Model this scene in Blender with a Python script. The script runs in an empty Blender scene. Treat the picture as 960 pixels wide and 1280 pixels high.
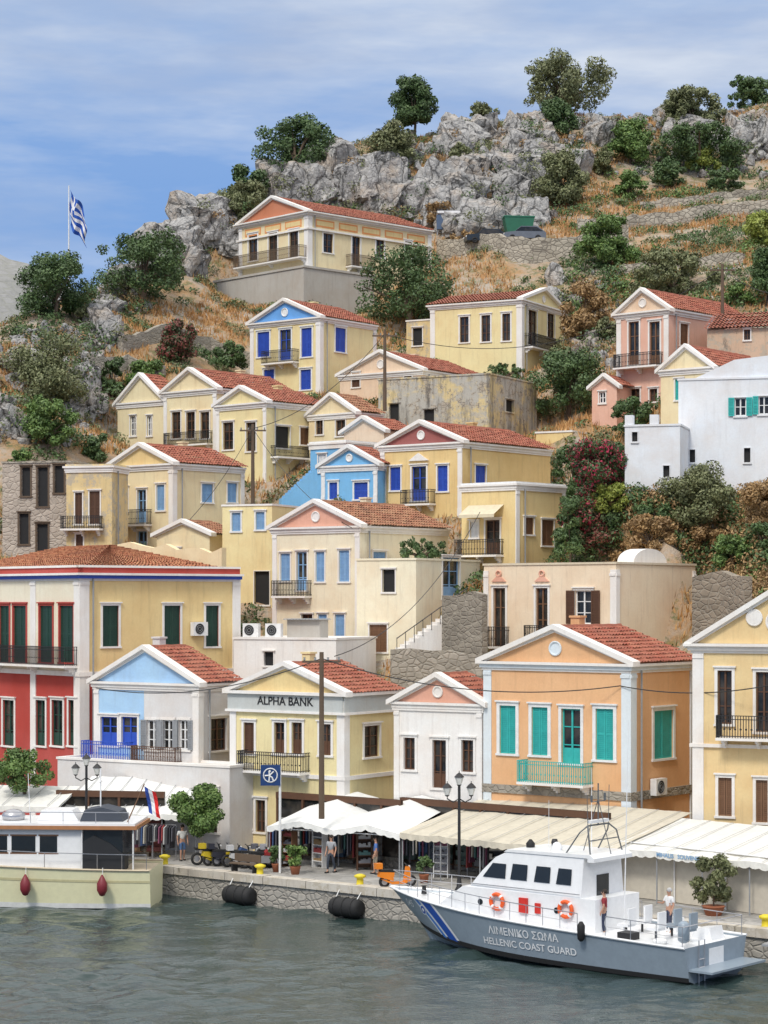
import bpy, bmesh, math, random
import numpy as np
from mathutils import Vector, noise, Matrix
random.seed(7); RNG=np.random.default_rng(5)
F=2700.; CH=14.; HY=750.
SC=bpy.context.scene; COL=SC.collection; PI=math.pi
R=math.radians
def P(px,py,D): return Vector(((px-480)/F*D, D, CH+(HY-py)/F*D))
# ---------------------------------------------------------------- materials
MC={}
def newmat(name):
    m=bpy.data.materials.new(name); m.use_nodes=True
    nt=m.node_tree; b=nt.nodes['Principled BSDF']
    return m,nt,b
def nd(nt,t,**k):
    n=nt.nodes.new(t)
    for a,v in k.items(): setattr(n,a,v)
    return n
def ramp(nt,src,stops,interp='LINEAR'):
    r=nd(nt,'ShaderNodeValToRGB'); r.color_ramp.interpolation=interp
    e=r.color_ramp.elements
    while len(e)<len(stops): e.new(.5)
    for i,(p,c) in enumerate(stops):
        e[i].position=p; e[i].color=(c[0],c[1],c[2],1) if hasattr(c,'__len__') else (c,c,c,1)
    nt.links.new(src,r.inputs[0]); return r.outputs[0]
def noi(nt,co,scale,detail=4,rough=.6):
    n=nd(nt,'ShaderNodeTexNoise'); n.inputs['Scale'].default_value=scale; n.inputs['Detail'].default_value=detail; n.inputs['Roughness'].default_value=rough
    nt.links.new(co,n.inputs['Vector']); return n.outputs['Fac']
def mapn(nt,co,s):
    m=nd(nt,'ShaderNodeMapping'); m.inputs['Scale'].default_value=s; nt.links.new(co,m.inputs[0]); return m.outputs[0]
def mix(nt,f,a,b,mode='MIX'):
    n=nd(nt,'ShaderNodeMix',data_type='RGBA',blend_type=mode)
    for s,v in ((n.inputs[0],f),(n.inputs[6],a),(n.inputs[7],b)):
        if hasattr(v,'links'): nt.links.new(v,s)
        elif hasattr(v,'__len__'): s.default_value=(v[0],v[1],v[2],1)
        else: s.default_value=v
    return n.outputs[2]
def bump(nt,b,h,strength=.3,dist=.03):
    n=nd(nt,'ShaderNodeBump'); n.inputs['Strength'].default_value=strength; n.inputs['Distance'].default_value=dist
    nt.links.new(h,n.inputs['Height']); nt.links.new(n.outputs[0],b.inputs['Normal'])
def coord(nt,world=False):
    if world:
        return nd(nt,'ShaderNodeNewGeometry').outputs['Position']
    return nd(nt,'ShaderNodeTexCoord').outputs['Object']
def vor(nt,co,scale,feat='F1'):
    v=nd(nt,'ShaderNodeTexVoronoi',feature=feat); v.inputs['Scale'].default_value=scale; nt.links.new(co,v.inputs['Vector']); return v
def plaster(c,dirt=.52,rough=.9):
    k=('pl',tuple(c),dirt)
    if k in MC: return MC[k]
    m,nt,b=newmat('plaster'); co=coord(nt,True)
    big=noi(nt,co,.7,5,.65); st=noi(nt,mapn(nt,co,(2.6,2.6,.22)),1.3,6,.75); fine=noi(nt,co,9,4); huge=noi(nt,co,.16,3)
    c2=tuple(x*.76 for x in c); cd=(c[0]*.42+.05,c[1]*.38+.045,c[2]*.36+.04)
    x=mix(nt,ramp(nt,big,[(.35,0),(.7,1)]),c,(c[0]*.9,c[1]*.82,c[2]*.76))
    x=mix(nt,ramp(nt,huge,[(.4,0),(.62,.45)]),x,tuple(min(.86,v*1.04+.08) for v in c))
    x=mix(nt,ramp(nt,st,[(.52,0),(.78,dirt)]),x,cd)
    x=mix(nt,ramp(nt,fine,[(.3,0),(.75,.3)]),x,c2)
    if dirt>.6:
        pt=noi(nt,co,1.3,7,.78); x=mix(nt,ramp(nt,pt,[(.50,0),(.56,.85)]),x,(.44,.39,.31))
        pt=noi(nt,mapn(nt,co,(1,1,.5)),.9,6,.8); x=mix(nt,ramp(nt,pt,[(.56,0),(.66,.8)]),x,(.12,.11,.095))
    nt.links.new(x,b.inputs['Base Color']); b.inputs['Roughness'].default_value=rough
    bump(nt,b,fine,.35,.02); MC[k]=m; return m
def oldwall():
    m,nt,b=newmat('decayed_masonry'); co=coord(nt,True)
    a=noi(nt,co,.45,6,.72); g=noi(nt,co,1.1,7,.8); s=noi(nt,mapn(nt,co,(1.6,1.6,.25)),1.0,6,.8); e=vor(nt,mapn(nt,co,(1,1,1.6)),2.6,'DISTANCE_TO_EDGE').outputs['Distance']
    x=mix(nt,ramp(nt,a,[(.44,0),(.53,1)]),(.66,.53,.28),(.47,.45,.40))
    st=mix(nt,ramp(nt,e,[(0,0),(.1,1)]),(.16,.14,.12),(.44,.38,.3))
    x=mix(nt,ramp(nt,g,[(.52,0),(.56,1)]),x,st)
    x=mix(nt,ramp(nt,s,[(.48,0),(.66,.85)]),x,(.11,.10,.09))
    nt.links.new(x,b.inputs['Base Color']); b.inputs['Roughness'].default_value=.95; bump(nt,b,g,.8,.08); return m
def paint(c,rough=.45,metal=0,var=.2,name='paint'):
    k=('pa',tuple(c),rough,metal)
    if k in MC: return MC[k]
    m,nt,b=newmat(name); co=coord(nt,True); f=noi(nt,co,3.5,5,.7)
    nt.links.new(mix(nt,ramp(nt,f,[(.35,0),(.75,1)]),c,tuple(v*(1-var) for v in c)),b.inputs['Base Color'])
    b.inputs['Roughness'].default_value=rough; b.inputs['Metallic'].default_value=metal
    MC[k]=m; return m
def glassm():
    m,nt,b=newmat('window_glass'); co=coord(nt,True)
    f=noi(nt,co,.8,3)
    nt.links.new(mix(nt,ramp(nt,f,[(.4,0),(.65,1)]),(.012,.014,.016),(.07,.06,.05)),b.inputs['Base Color'])
    b.inputs['Roughness'].default_value=.08; return m
def tilem(c,name='roof_tile'):
    m,nt,b=newmat(name); co=coord(nt,True)
    r=nd(nt,'ShaderNodeNewGeometry').outputs['Random Per Island']
    f=noi(nt,co,.8,6,.75); g=noi(nt,co,11,4)
    x=mix(nt,ramp(nt,f,[(.3,0),(.68,1)]),c,(c[0]*.5,c[1]*.65,c[2]*.8))
    x=mix(nt,ramp(nt,r,[(0,0),(1,.75)]),x,(c[0]*1.2,c[1]*2.0,c[2]*2.2))
    x=mix(nt,ramp(nt,g,[(.45,0),(.75,.6)]),x,(.14,.085,.065))
    nt.links.new(x,b.inputs['Base Color']); b.inputs['Roughness'].default_value=.85; return m
def stonem(c1,c2,scale=2.4,mortar=(.3,.27,.22),name='rubble_stone',sq=1.5):
    m,nt,b=newmat(name); co=mapn(nt,coord(nt,True),(1,1,sq))
    v=vor(nt,co,scale); e=vor(nt,co,scale,'DISTANCE_TO_EDGE')
    s=nd(nt,'ShaderNodeSeparateColor'); nt.links.new(v.outputs['Color'],s.inputs[0])
    x=mix(nt,s.outputs[0],c1,c2); f=noi(nt,co,5,4); g=noi(nt,co,.6,4)
    x=mix(nt,ramp(nt,f,[(.3,0),(.8,.6)]),x,tuple(q*.5 for q in c1))
    x=mix(nt,ramp(nt,g,[(.45,0),(.7,.6)]),x,tuple(q*.55 for q in c2))
    x=mix(nt,ramp(nt,e.outputs['Distance'],[(.0,1),(.07,0)]),x,mortar)
    nt.links.new(x,b.inputs['Base Color']); b.inputs['Roughness'].default_value=.95
    bump(nt,b,ramp(nt,e.outputs['Distance'],[(0,0),(.15,1)]),.7,.06); return m
def rockm():
    m,nt,b=newmat('limestone'); co=coord(nt,True)
    wob=nd(nt,'ShaderNodeTexNoise'); wob.inputs['Scale'].default_value=.7; wob.inputs['Detail'].default_value=5; nt.links.new(co,wob.inputs['Vector'])
    ad=nd(nt,'ShaderNodeVectorMath',operation='MULTIPLY_ADD'); nt.links.new(wob.outputs['Color'],ad.inputs[0]); ad.inputs[1].default_value=(1.4,1.4,1.4); nt.links.new(co,ad.inputs[2]); cw=ad.outputs[0]
    f=noi(nt,co,.22,6,.7); g=noi(nt,co,2.0,7,.72); h=noi(nt,mapn(nt,co,(1.3,1.3,.35)),1.0,6,.75)
    e1=vor(nt,mapn(nt,cw,(1,1,.4)),.42,'DISTANCE_TO_EDGE').outputs['Distance']; e2=vor(nt,mapn(nt,cw,(1,1,.8)),1.3,'DISTANCE_TO_EDGE').outputs['Distance']
    x=mix(nt,ramp(nt,g,[(.3,0),(.64,1)]),(.24,.235,.23),(.52,.505,.485))
    x=mix(nt,ramp(nt,h,[(.48,0),(.7,.6)]),x,(.20,.20,.205))
    x=mix(nt,ramp(nt,f,[(.50,0),(.66,.6)]),x,(.45,.33,.22))
    x=mix(nt,ramp(nt,e2,[(0,.55),(.04,0)]),x,(.12,.115,.11))
    x=mix(nt,ramp(nt,e1,[(0,.9),(.04,0)]),x,(.05,.048,.045))
    nt.links.new(x,b.inputs['Base Color']); b.inputs['Roughness'].default_value=.95
    a=nd(nt,'ShaderNodeMath',operation='ADD'); nt.links.new(ramp(nt,e1,[(0,0),(.10,.8)]),a.inputs[0]); nt.links.new(ramp(nt,e2,[(0,0),(.09,.3)]),a.inputs[1])
    a2=nd(nt,'ShaderNodeMath',operation='ADD'); nt.links.new(a.outputs[0],a2.inputs[0]); nt.links.new(g,a2.inputs[1])
    bump(nt,b,a2.outputs[0],.85,.3); return m
def groundm():
    m,nt,b=newmat('dry_hillside'); co=coord(nt,True)
    f=noi(nt,co,.16,6,.7); g=noi(nt,co,.9,6,.75); h=noi(nt,co,3,5,.7)
    x=mix(nt,ramp(nt,f,[(.4,0),(.6,1)]),(.38,.24,.125),(.40,.36,.31))
    x=mix(nt,ramp(nt,g,[(.5,0),(.6,.85)]),x,(.13,.145,.06))
    x=mix(nt,ramp(nt,h,[(.5,0),(.75,.7)]),x,(.50,.27,.10))
    nt.links.new(x,b.inputs['Base Color']); b.inputs['Roughness'].default_value=1
    bump(nt,b,h,.8,.25); return m
def leafm(c,c2,name='foliage',split=None):
    m,nt,b=newmat(name); co=coord(nt,True)
    r=nd(nt,'ShaderNodeNewGeometry').outputs['Random Per Island']
    f=noi(nt,co,.9,3)
    x=mix(nt,r if split is None else ramp(nt,r,[(split,0),(split+.02,1)]),c,c2)
    x=mix(nt,ramp(nt,f,[(.4,0),(.65,.6)]),x,tuple(v*.45 for v in c))
    nt.links.new(x,b.inputs['Base Color']); b.inputs['Roughness'].default_value=.6
    return m
def waterm():
    m,nt,b=newmat('harbour_water'); co=coord(nt,True)
    b.inputs['Base Color'].default_value=(.028,.048,.046,1); b.inputs['Roughness'].default_value=.04; b.inputs['IOR'].default_value=1.4
    c=noi(nt,mapn(nt,co,(1.8,3.2,1)),1.7,3,.55); bump(nt,b,c,.7,.06); return m
TRIM=plaster((.84,.82,.78),.3); WHITE=paint((.82,.82,.81),.4); GLASS=glassm()
TILE=tilem((.36,.082,.045)); TILE2=tilem((.36,.12,.06),'old_roof_tile')
STONE=stonem((.48,.43,.36),(.32,.29,.24)); STONE2=stonem((.46,.43,.38),(.38,.355,.315),2.6,(.27,.25,.22),'block_stone',1.5)
ROCK=rockm(); GROUND=groundm(); IRON=paint((.03,.03,.032),.5,.3); BROWN=paint((.11,.05,.025),.6); WOOD=paint((.2,.1,.05),.6)
BLUE=paint((.03,.09,.5),.5); LBLUE=paint((.24,.42,.66),.55); TEAL=paint((.04,.45,.42),.5); DGREEN=paint((.015,.06,.04),.5)
DARK=paint((.012,.012,.013),.7); GREYM=paint((.3,.31,.32),.5); CONC=plaster((.46,.44,.40),.55); RED=paint((.6,.03,.02),.5)
WOODP=paint((.13,.09,.06),.8); RUBBER=paint((.015,.015,.016),.75); CHROME=paint((.5,.5,.52),.3,.8)
FD=leafm((.05,.10,.03),(.12,.19,.06)); FM=leafm((.08,.16,.035),(.19,.28,.07)); FO=leafm((.13,.155,.06),(.26,.27,.13))
FR=leafm((.05,.10,.03),(.45,.03,.08),'flowering_foliage',.62); FY=leafm((.22,.28,.04),(.38,.42,.09)); FB=leafm((.26,.15,.06),(.46,.30,.13),'dry_foliage'); FRB=leafm((.06,.09,.03),(.24,.06,.05),'red_foliage',.45)
# ---------------------------------------------------------------- mesh builder
class MB:
    def __init__(s): s.v=[]; s.f=[]
    def add(s,v,f):
        o=len(s.v); s.v+= [tuple(p) for p in v]; s.f+=[tuple(i+o for i in q) for q in f]; return s
    def box(s,x0,y0,z0,x1,y1,z1):
        return s.add([(x0,y0,z0),(x1,y0,z0),(x1,y1,z0),(x0,y1,z0),(x0,y0,z1),(x1,y0,z1),(x1,y1,z1),(x0,y1,z1)],
          [(0,3,2,1),(4,5,6,7),(0,1,5,4),(1,2,6,5),(2,3,7,6),(3,0,4,7)])
    def prism(s,poly,ax,a0,a1):
        n=len(poly)
        def mk(p,a): return (p[0],a,p[1]) if ax=='y' else ((a,p[0],p[1]) if ax=='x' else (p[0],p[1],a))
        v=[mk(p,a0) for p in poly]+[mk(p,a1) for p in poly]
        return s.add(v,[tuple(range(n)),tuple(range(2*n-1,n-1,-1))]+[(i,(i+1)%n,(i+1)%n+n,i+n) for i in range(n)])
    def tube(s,pts,rad,n=6,closed=False):
        pts=[Vector(p) for p in pts]; m=len(pts)
        if not hasattr(rad,'__len__'): rad=[rad]*m
        o=len(s.v)
        for i,p in enumerate(pts):
            if closed: t=pts[(i+1)%m]-pts[i-1]
            else: t=pts[min(i+1,m-1)]-pts[max(i-1,0)]
            t.normalize(); up=Vector((0,0,1)) if abs(t.z)<.9 else Vector((0,1,0))
            if closed:
                up=sum((q for q in pts),Vector())/m-p; up.normalize()
            a=t.cross(up).normalized(); b=t.cross(a)
            for k in range(n):
                w=2*PI*k/n; s.v.append(tuple(p+(a*math.cos(w)+b*math.sin(w))*rad[i]))
        for i in range(m if closed else m-1):
            for k in range(n):
                j=(i+1)%m; s.f.append((o+i*n+k,o+i*n+(k+1)%n,o+j*n+(k+1)%n,o+j*n+k))
        if not closed:
            s.f.append(tuple(o+k for k in range(n))); s.f.append(tuple(o+(m-1)*n+k for k in range(n-1,-1,-1)))
        return s
    def ring(s,c,R_,r,ax='z',n=20,k=8):
        c=Vector(c); pts=[]
        for i in range(n):
            w=2*PI*i/n; q={'z':(math.cos(w),math.sin(w),0),'y':(math.cos(w),0,math.sin(w)),'x':(0,math.cos(w),math.sin(w))}[ax]
            pts.append(c+Vector(q)*R_)
        return s.tube(pts,r,k,True)
    def lathe(s,c,prof,n=12,ax='z'):
        o=len(s.v)
        for r,z in prof:
            for k in range(n):
                w=2*PI*k/n; a,b=r*math.cos(w),r*math.sin(w)
                q={'z':(a,b,z),'y':(a,z,b),'x':(z,a,b)}[ax]
                s.v.append((c[0]+q[0],c[1]+q[1],c[2]+q[2]))
        for i in range(len(prof)-1):
            for k in range(n): s.f.append((o+i*n+k,o+i*n+(k+1)%n,o+(i+1)*n+(k+1)%n,o+(i+1)*n+k))
        s.f.append(tuple(o+k for k in range(n-1,-1,-1))); s.f.append(tuple(o+(len(prof)-1)*n+k for k in range(n)))
        return s
    def build(s,name,m,parent=None,smooth=False,loc=None,rz=0):
        me=bpy.data.meshes.new(name); me.from_pydata(s.v,[],s.f); me.update()
        me.materials.append(m)
        if smooth: me.polygons.foreach_set('use_smooth',[True]*len(me.polygons))
        o=bpy.data.objects.new(name,me); COL.objects.link(o)
        if parent: o.parent=parent
        if loc is not None: o.location=loc
        o.rotation_euler.z=rz
        return o
def tag(o,label,cat,group=None):
    o['label']=label; o['category']=cat
    if group: o['group']=group
    return o
def thing(name,label,cat,loc=(0,0,0),rz=0,group=None):
    o=bpy.data.objects.new(name,None); COL.objects.link(o); o.location=loc; o.rotation_euler.z=rz; o.empty_display_size=.3
    return tag(o,label,cat,group)
def struct(o): o['kind']='structure'; return o
def text_geo(body,size,ext=.01):
    cu=bpy.data.curves.new('t','FONT'); cu.body=body; cu.size=size; cu.extrude=ext; cu.align_x='CENTER'; cu.align_y='CENTER'; cu.offset=size*.012
    ob=bpy.data.objects.new('t',cu); COL.objects.link(ob); dg=bpy.context.evaluated_depsgraph_get()
    me=bpy.data.meshes.new_from_object(ob.evaluated_get(dg))
    v=[tuple(x.co) for x in me.vertices]; f=[tuple(p.vertices) for p in me.polygons]
    bpy.data.objects.remove(ob); return v,f
def slope(mb,p0,p1,p2,p3):
    p0,p1,p2,p3=map(Vector,(p0,p1,p2,p3)); W=(p1-p0).length; L=(p3-p0).length
    n=(p1-p0).cross(p3-p0).normalized()
    if n.z<0: n=-n
    nu=max(2,int(W/.26)); nv=max(1,int(L/.42))
    for j in range(nv):
        for i in range(nu):
            jit=random.uniform(0,.035)
            for (a,b,ha,hb) in ((i/nu,(i+.5)/nu,.0,.08),((i+.5)/nu,(i+1)/nu,.08,.0)):
                t0,t1=j/nv,(j+1)/nv
                def q(u,t): return (p0.lerp(p1,u)).lerp(p3.lerp(p2,u),t)
                o=len(mb.v)
                for (u,t,h) in ((a,t0,ha+.06+jit),(b,t0,hb+.06+jit),(b,t1,hb+jit),(a,t1,ha+jit)): mb.v.append(tuple(q(u,t)+n*h))
                mb.f.append((o,o+1,o+2,o+3))
# ---------------------------------------------------------------- houses
CPTS=[]; FOOT=[]
def fb(mb,f,u0,u1,z0,z1,n0,n1):
    if f=='F': mb.box(u0,-n1,z0,u1,-n0,z1)
    else: mb.box(n0,u0,z0,n1,u1,z1)
class House:
    def __init__(s,label,xl,xc,xr,yb,ye,D,a,wall,zb=None,d=None,trim=TRIM,name='house',cat='house',reg=True,ext=2.5):
        s.a=R(a); s.ca,s.sa=math.cos(s.a),math.sin(s.a)
        C=P(xc,yb or 1000,D)
        if zb is not None: C.z=zb
        s.C=C; t=(xl-480)/F; s.w=(C.x-t*C.y)/(s.ca-t*s.sa)
        if d is None:
            t=(xr-480)/F; d=(C.x-t*C.y)/(s.sa+t*s.ca)
        s.d=d; s.h=CH+(HY-ye)/F*D-C.z; s.wall=wall; s.trim=trim; s.ext=ext
        s.root=thing(name,label,cat,C,s.a); s.holes={'F':[],'S':[]}
        FOOT.append((C.x,C.y,s.ca,s.sa,s.w,s.d))
        if reg:
            for k in (0,.5,1): CPTS.append(s.wp(-s.w*k,-.6,-.3)); CPTS.append(s.wp(-s.w*k,s.d,1.2))
            for k in (.5,1): CPTS.append(s.wp(.6,s.d*k,-.2))
    def wp(s,x,y,z): return (s.C.x+x*s.ca-y*s.sa, s.C.y+x*s.sa+y*s.ca, s.C.z+z)
    def uz(s,f,px,py):
        t=(px-480)/F; C=s.C
        if f=='F': u=(t*C.y-C.x)/(s.ca-t*s.sa); Y=C.y+u*s.sa
        else: u=(t*C.y-C.x)/(-s.sa-t*s.ca); Y=C.y+u*s.ca
        return u,CH+(HY-py)/F*Y-C.z
    def rect(s,f,x0,y0,x1,y1):
        m=(x0+x1)/2; return s.uz(f,x0,y0)[0],s.uz(f,x1,y0)[0],s.uz(f,m,y1)[1],s.uz(f,m,y0)[1]
    def win(s,f,rects,style,c=BROWN,trim=None,b=.13,top=True):
        for q in rects:
            u0,u1,z0,z1=s.rect(f,*q); s.holes[f].append((u0,u1,z0,z1))
            mb=MB(); fb(mb,f,u0-b,u0,z0,z1,.003,.05); fb(mb,f,u1,u1+b,z0,z1,.003,.05)
            fb(mb,f,u0-b,u1+b,z1,z1+b,.003,.055); fb(mb,f,u0-b-.04,u1+b+.04,z0-.1,z0,.003,.09)
            if top: fb(mb,f,u0-b-.06,u1+b+.06,z1+b,z1+b+.07,.003,.13)
            door='d' in style
            w=mb.build('door' if door else 'window',trim or s.trim,s.root)
            mb=MB(); fb(mb,f,u0,u1,z0,z1,-.19,-.16); mb.build('pane',DARK if 'k' in style else GLASS,w)  # style k: no glass, a near-black sheet stands for the shade inside the opening
            um=(u0+u1)/2
            if 'g' in style or 'd' in style or 'o' in style:
                mb=MB(); e=.07
                fb(mb,f,u0,u0+e,z0,z1,-.155,-.1); fb(mb,f,u1-e,u1,z0,z1,-.155,-.1); fb(mb,f,um-e*.6,um+e*.6,z0,z1,-.155,-.09)
                fb(mb,f,u0,u1,z0,z0+(.7 if door else e),-.15,-.11); fb(mb,f,u0,u1,z1-e,z1,-.15,-.11)
                k=2 if z1-z0<1.5 else 3
                for i in range(1,k): zz=z0+(z1-z0)*i/k; fb(mb,f,u0,u1,zz-.025,zz+.025,-.15,-.115)
                mb.build('sash',c if 'o' not in style else WHITE,w)
            if 's' in style or 'o' in style:
                for sd in (0,1):
                    mb=MB(); a0,a1=(u0,um-.01) if sd==0 else (um+.01,u1); n=-.1
                    if 'o' in style: wd=(u1-u0)/2; a0,a1=(u0-wd,u0) if sd==0 else (u1,u1+wd); n=.06
                    fb(mb,f,a0,a0+.06,z0,z1,n,n+.045); fb(mb,f,a1-.06,a1,z0,z1,n,n+.045)
                    for zz in (z0,(z0+z1)/2-.03,z1-.07): fb(mb,f,a0+.06,a1-.06,zz,zz+.07,n,n+.044)
                    fb(mb,f,a0+.06,a1-.06,z0+.07,z1-.07,n+.004,n+.012)
                    z=z0+.12
                    while z<z1-.1: fb(mb,f,a0+.06,a1-.06,z,z+.045,n+.013,n+.036); z+=.09
                    mb.build('shutter',c,w)
        return s
    def balc(s,f,x0,x1,yt,yf,dep=.8,m=IRON,slab=None):
        u0,z=s.uz(f,x0,yf); u1,z2=s.uz(f,x1,yf); z=(z+z2)/2; h=min(1.15,max(.75,(yf-yt)*s.C.y/F))
        mb=MB(); fb(mb,f,u0,u1,z-.12,z,.002,dep)
        k=u0+.25
        while k<u1-.1:
            for q in range(3): fb(mb,f,k-.06,k+.06,z-.24-.12*q,z-.12-.12*q,.002,dep*(.75-.22*q))
            k+=max(.7,(u1-u0-.5)/2)
        o=mb.build('balcony',slab or s.trim,s.root)
        mb=MB(); e=.016
        for zz in (z+.06,z+h-.04,z+h*.8):
            fb(mb,f,u0+.02,u1-.02,zz,zz+.035,dep-.05,dep-.015)
            fb(mb,f,u0+.02,u0+.05,zz,zz+.035,.0,dep-.05); fb(mb,f,u1-.05,u1-.02,zz,zz+.035,0,dep-.05)
        k=u0+.03; i=0
        while k<u1-.02:
            fb(mb,f,k-e,k+e,z,z+h-.04,dep-.05,dep-.02); k+=.12
            if i%2==0: fb(mb,f,k-.045,k+.045,z+h*.35,z+h*.42,dep-.045,dep-.025)
            i+=1
        k=.1
        while k<dep-.1: fb(mb,f,u0+.02,u0+.05,z,z+h-.04,k,k+.025); fb(mb,f,u1-.05,u1-.02,z,z+h-.04,k,k+.025); k+=.13
        mb.build('railing',m,o); return s
    def pil(s,fs='FS',w=.42,m=None,mids=()):
        m=m or s.trim; h=s.h-.3
        def one(f,u0,u1,n):
            mb=MB(); fb(mb,f,u0,u1,-s.ext,h,0.002,n); fb(mb,f,u0-.04 if f=='F' and u0>-s.w+.1 else u0,u1,h-.35,h-.2,n,n+.04)
            fb(mb,f,u0,u1,0,.5,n,n+.035); mb.build('pilaster',m,s.root)
        if 'F' in fs: one('F',-s.w,-s.w+w,.06); one('F',-w,0,.06)
        if 'S' in fs: one('S',-.06,w,.061); one('S',s.d-w,s.d,.061)
        for px in mids: u=s.uz('F',px,700)[0]; one('F',u-w/2,u+w/2,.06)
        return s
    def band(s,z0,z1,n=.15,m=None,name='cornice'):
        mb=MB(); fb(mb,'F',-s.w-n,0,z0,z1,-.02,n); fb(mb,'S',-n,s.d,z0,z1,-.019,n); fb(mb,'F',-s.w-n,-s.w,z0,z1,-s.d,-.021)
        mb.build(name,m or s.trim,s.root); return s
    def corn(s,ov=.28,m=None,m2=None):
        s.band(s.h-.42,s.h-.3,.08,m); s.band(s.h-.3,s.h-.12,ov*.55,m2 or m); s.band(s.h-.12,s.h,ov,m)
        mb=MB().tube([(.14,.75,s.h-.3),(.14,.75,-s.ext)],.05,6); mb.build('drainpipe',GREYM,s.root); return s
    def roof(s,kind,rise=1.5,ped=None,tile=TILE,ov=.32,med=None,trim=None):
        w,d,h=s.w,s.d,s.h; trim=trim or s.trim; mb=MB()
        if kind=='gf':
            slope(mb,(-w-ov,.3,h),(-w-ov,d+.1,h),(-w/2,d+.1,h+rise+.05),(-w/2,.3,h+rise+.05))
            slope(mb,(ov,d+.1,h),(ov,.3,h),(-w/2,.3,h+rise+.05),(-w/2,d+.1,h+rise+.05))
            ro=mb.build('roof',tile,s.root)
            mb=MB(); mb.tube([(-w/2,.2+i*.5,h+rise+.09+(i%2)*.02) for i in range(int(d/.5)+1)],.12,6); mb.build('ridge_cap',tile,ro)
            if w>5: MB().box(-w*.72,d*.7,h+rise*.3,-w*.72+.5,d*.7+.5,h+rise+.5).box(-w*.72-.06,d*.7-.06,h+rise+.5,-w*.72+.56,d*.7+.56,h+rise+.6).build('chimney',s.wall,ro)
            mb=MB(); mb.prism([(-w,h),(0,h),(-w/2,h+rise)],'y',.02,.3); mb.build('pediment',ped or s.wall,s.root)
            mb=MB(); mb.prism([(-w,h),(0,h),(-w/2,h+rise)],'y',d-.2,d); mb.build('rear_gable',s.wall,s.root)
            th=.24; mb=MB()
            for sg in (-1,1):
                e=(-w/2+sg*(w/2+ov),h-rise*ov/(w/2)); ap=(-w/2,h+rise)
                mb.prism([(e[0],e[1]),(ap[0],ap[1]),(ap[0],ap[1]+th),(e[0],e[1]+th)],'y',-ov*.9,.31)
                mb.prism([(e[0]-sg*.1,e[1]-.02),(ap[0],ap[1]-.14),(ap[0],ap[1]-.001),(e[0],e[1]-.001)],'y',-ov*.4,.3)
            mb.build('raking_cornice',trim,s.root)
            if med:
                mb=MB(); mb.ring((-w/2,-.02,h+rise*.42),rise*.2,.05,'y',20,6); mb.lathe((-w/2,0,h+rise*.42),[(rise*.2,-.01),(rise*.2,.04)],20,'y'); mb.build('medallion',med,s.root)
        elif kind=='gs':
            slope(mb,(-w-ov,-ov,h),(-.3,-ov,h),(-.3,d/2,h+rise),(-w-ov,d/2,h+rise))
            slope(mb,(-.3,d+ov,h),(-w-ov,d+ov,h),(-w-ov,d/2,h+rise),(-.3,d/2,h+rise)); mb.build('roof',tile,s.root)
            mb=MB(); mb.prism([(0,h),(d,h),(d/2,h+rise)],'x',-.3,-.02); mb.build('pediment',ped or s.wall,s.root)
            mb=MB(); mb.prism([(0,h),(d,h),(d/2,h+rise)],'x',-w,-w+.2); mb.build('rear_gable',s.wall,s.root)
            mb=MB()
            for sg in (-1,1):
                e=(d/2+sg*(d/2+ov),h-.1); ap=(d/2,h+rise)
                mb.prism([(e[0],e[1]),(ap[0],ap[1]),(ap[0],ap[1]+.24),(e[0],e[1]+.24)],'x',-.31,ov*.9)
            mb.build('raking_cornice',trim,s.root)
            if med:
                mb=MB(); mb.ring((.02,d/2,h+rise*.42),rise*.2,.05,'x',20,6); mb.lathe((0,d/2,h+rise*.42),[(rise*.2,-.03),(rise*.2,.02)],20,'x'); mb.build('medallion',med,s.root)
        elif kind=='hip':
            k=min(w,d)/2
            A,B,C_,D_=(-w-ov,-ov,h),(ov,-ov,h),(ov,d+ov,h),(-w-ov,d+ov,h)
            if w>d: r1,r2=(-w+k,d/2,h+rise),(-k,d/2,h+rise); slope(mb,A,B,r2,r1); slope(mb,B,C_,r2,r2); slope(mb,C_,D_,r1,r2); slope(mb,D_,A,r1,r1)
            else: r1,r2=(-w/2,k,h+rise),(-w/2,d-k,h+rise); slope(mb,A,B,r1,r1); slope(mb,B,C_,r2,r1); slope(mb,C_,D_,r2,r2); slope(mb,D_,A,r1,r2)
            mb.build('roof',tile,s.root)
        elif kind=='flat':
            mb.box(-w-.06,-.06,h,.06,.25,h+.12); mb.box(-.25,.25,h,.06,d+.06,h+.12); mb.box(-w-.06,.25,h,-w+.25,d+.06,h+.12); mb.box(-w+.25,d-.2,h,-.25,d+.06,h+.12)
            mb.build('coping',trim,s.root)
        return s
    def lettering(s,f,px,py,hpx,body,m,n=.08):
        u,z=s.uz(f,px,py); v,fc=text_geo(body,hpx*s.C.y/F*1.35)
        mb=MB(); mb.add([(u+a,-n-c,z+b) if f=='F' else (n+c,u+a,z+b) for a,b,c in v],fc); mb.build('lettering',m,s.root); return s
    def skinpanels(s,f,m,z0,z1,a=None,b=None):
        a=(-s.w if f=='F' else 0)+.42 if a is None else a; b=(0 if f=='F' else s.d)-.42 if b is None else b
        hs=sorted(q for q in s.holes[f] if q[3]>z0 and q[2]<z1 and q[1]>a and q[0]<b); mb=MB(); x=a
        for q in hs:
            if q[0]-.13>x: fb(mb,f,x,q[0]-.13,z0,z1,.002,.012)
            fb(mb,f,max(a,q[0]-.13),min(b,q[1]+.13),q[3]+.2,z1,.002,.012)
            if q[2]-.1>z0: fb(mb,f,max(a,q[0]-.13),min(b,q[1]+.13),z0,q[2]-.1,.002,.012)
            x=q[1]+.13
        if x<b: fb(mb,f,x,b,z0,z1,.002,.012)
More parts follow.
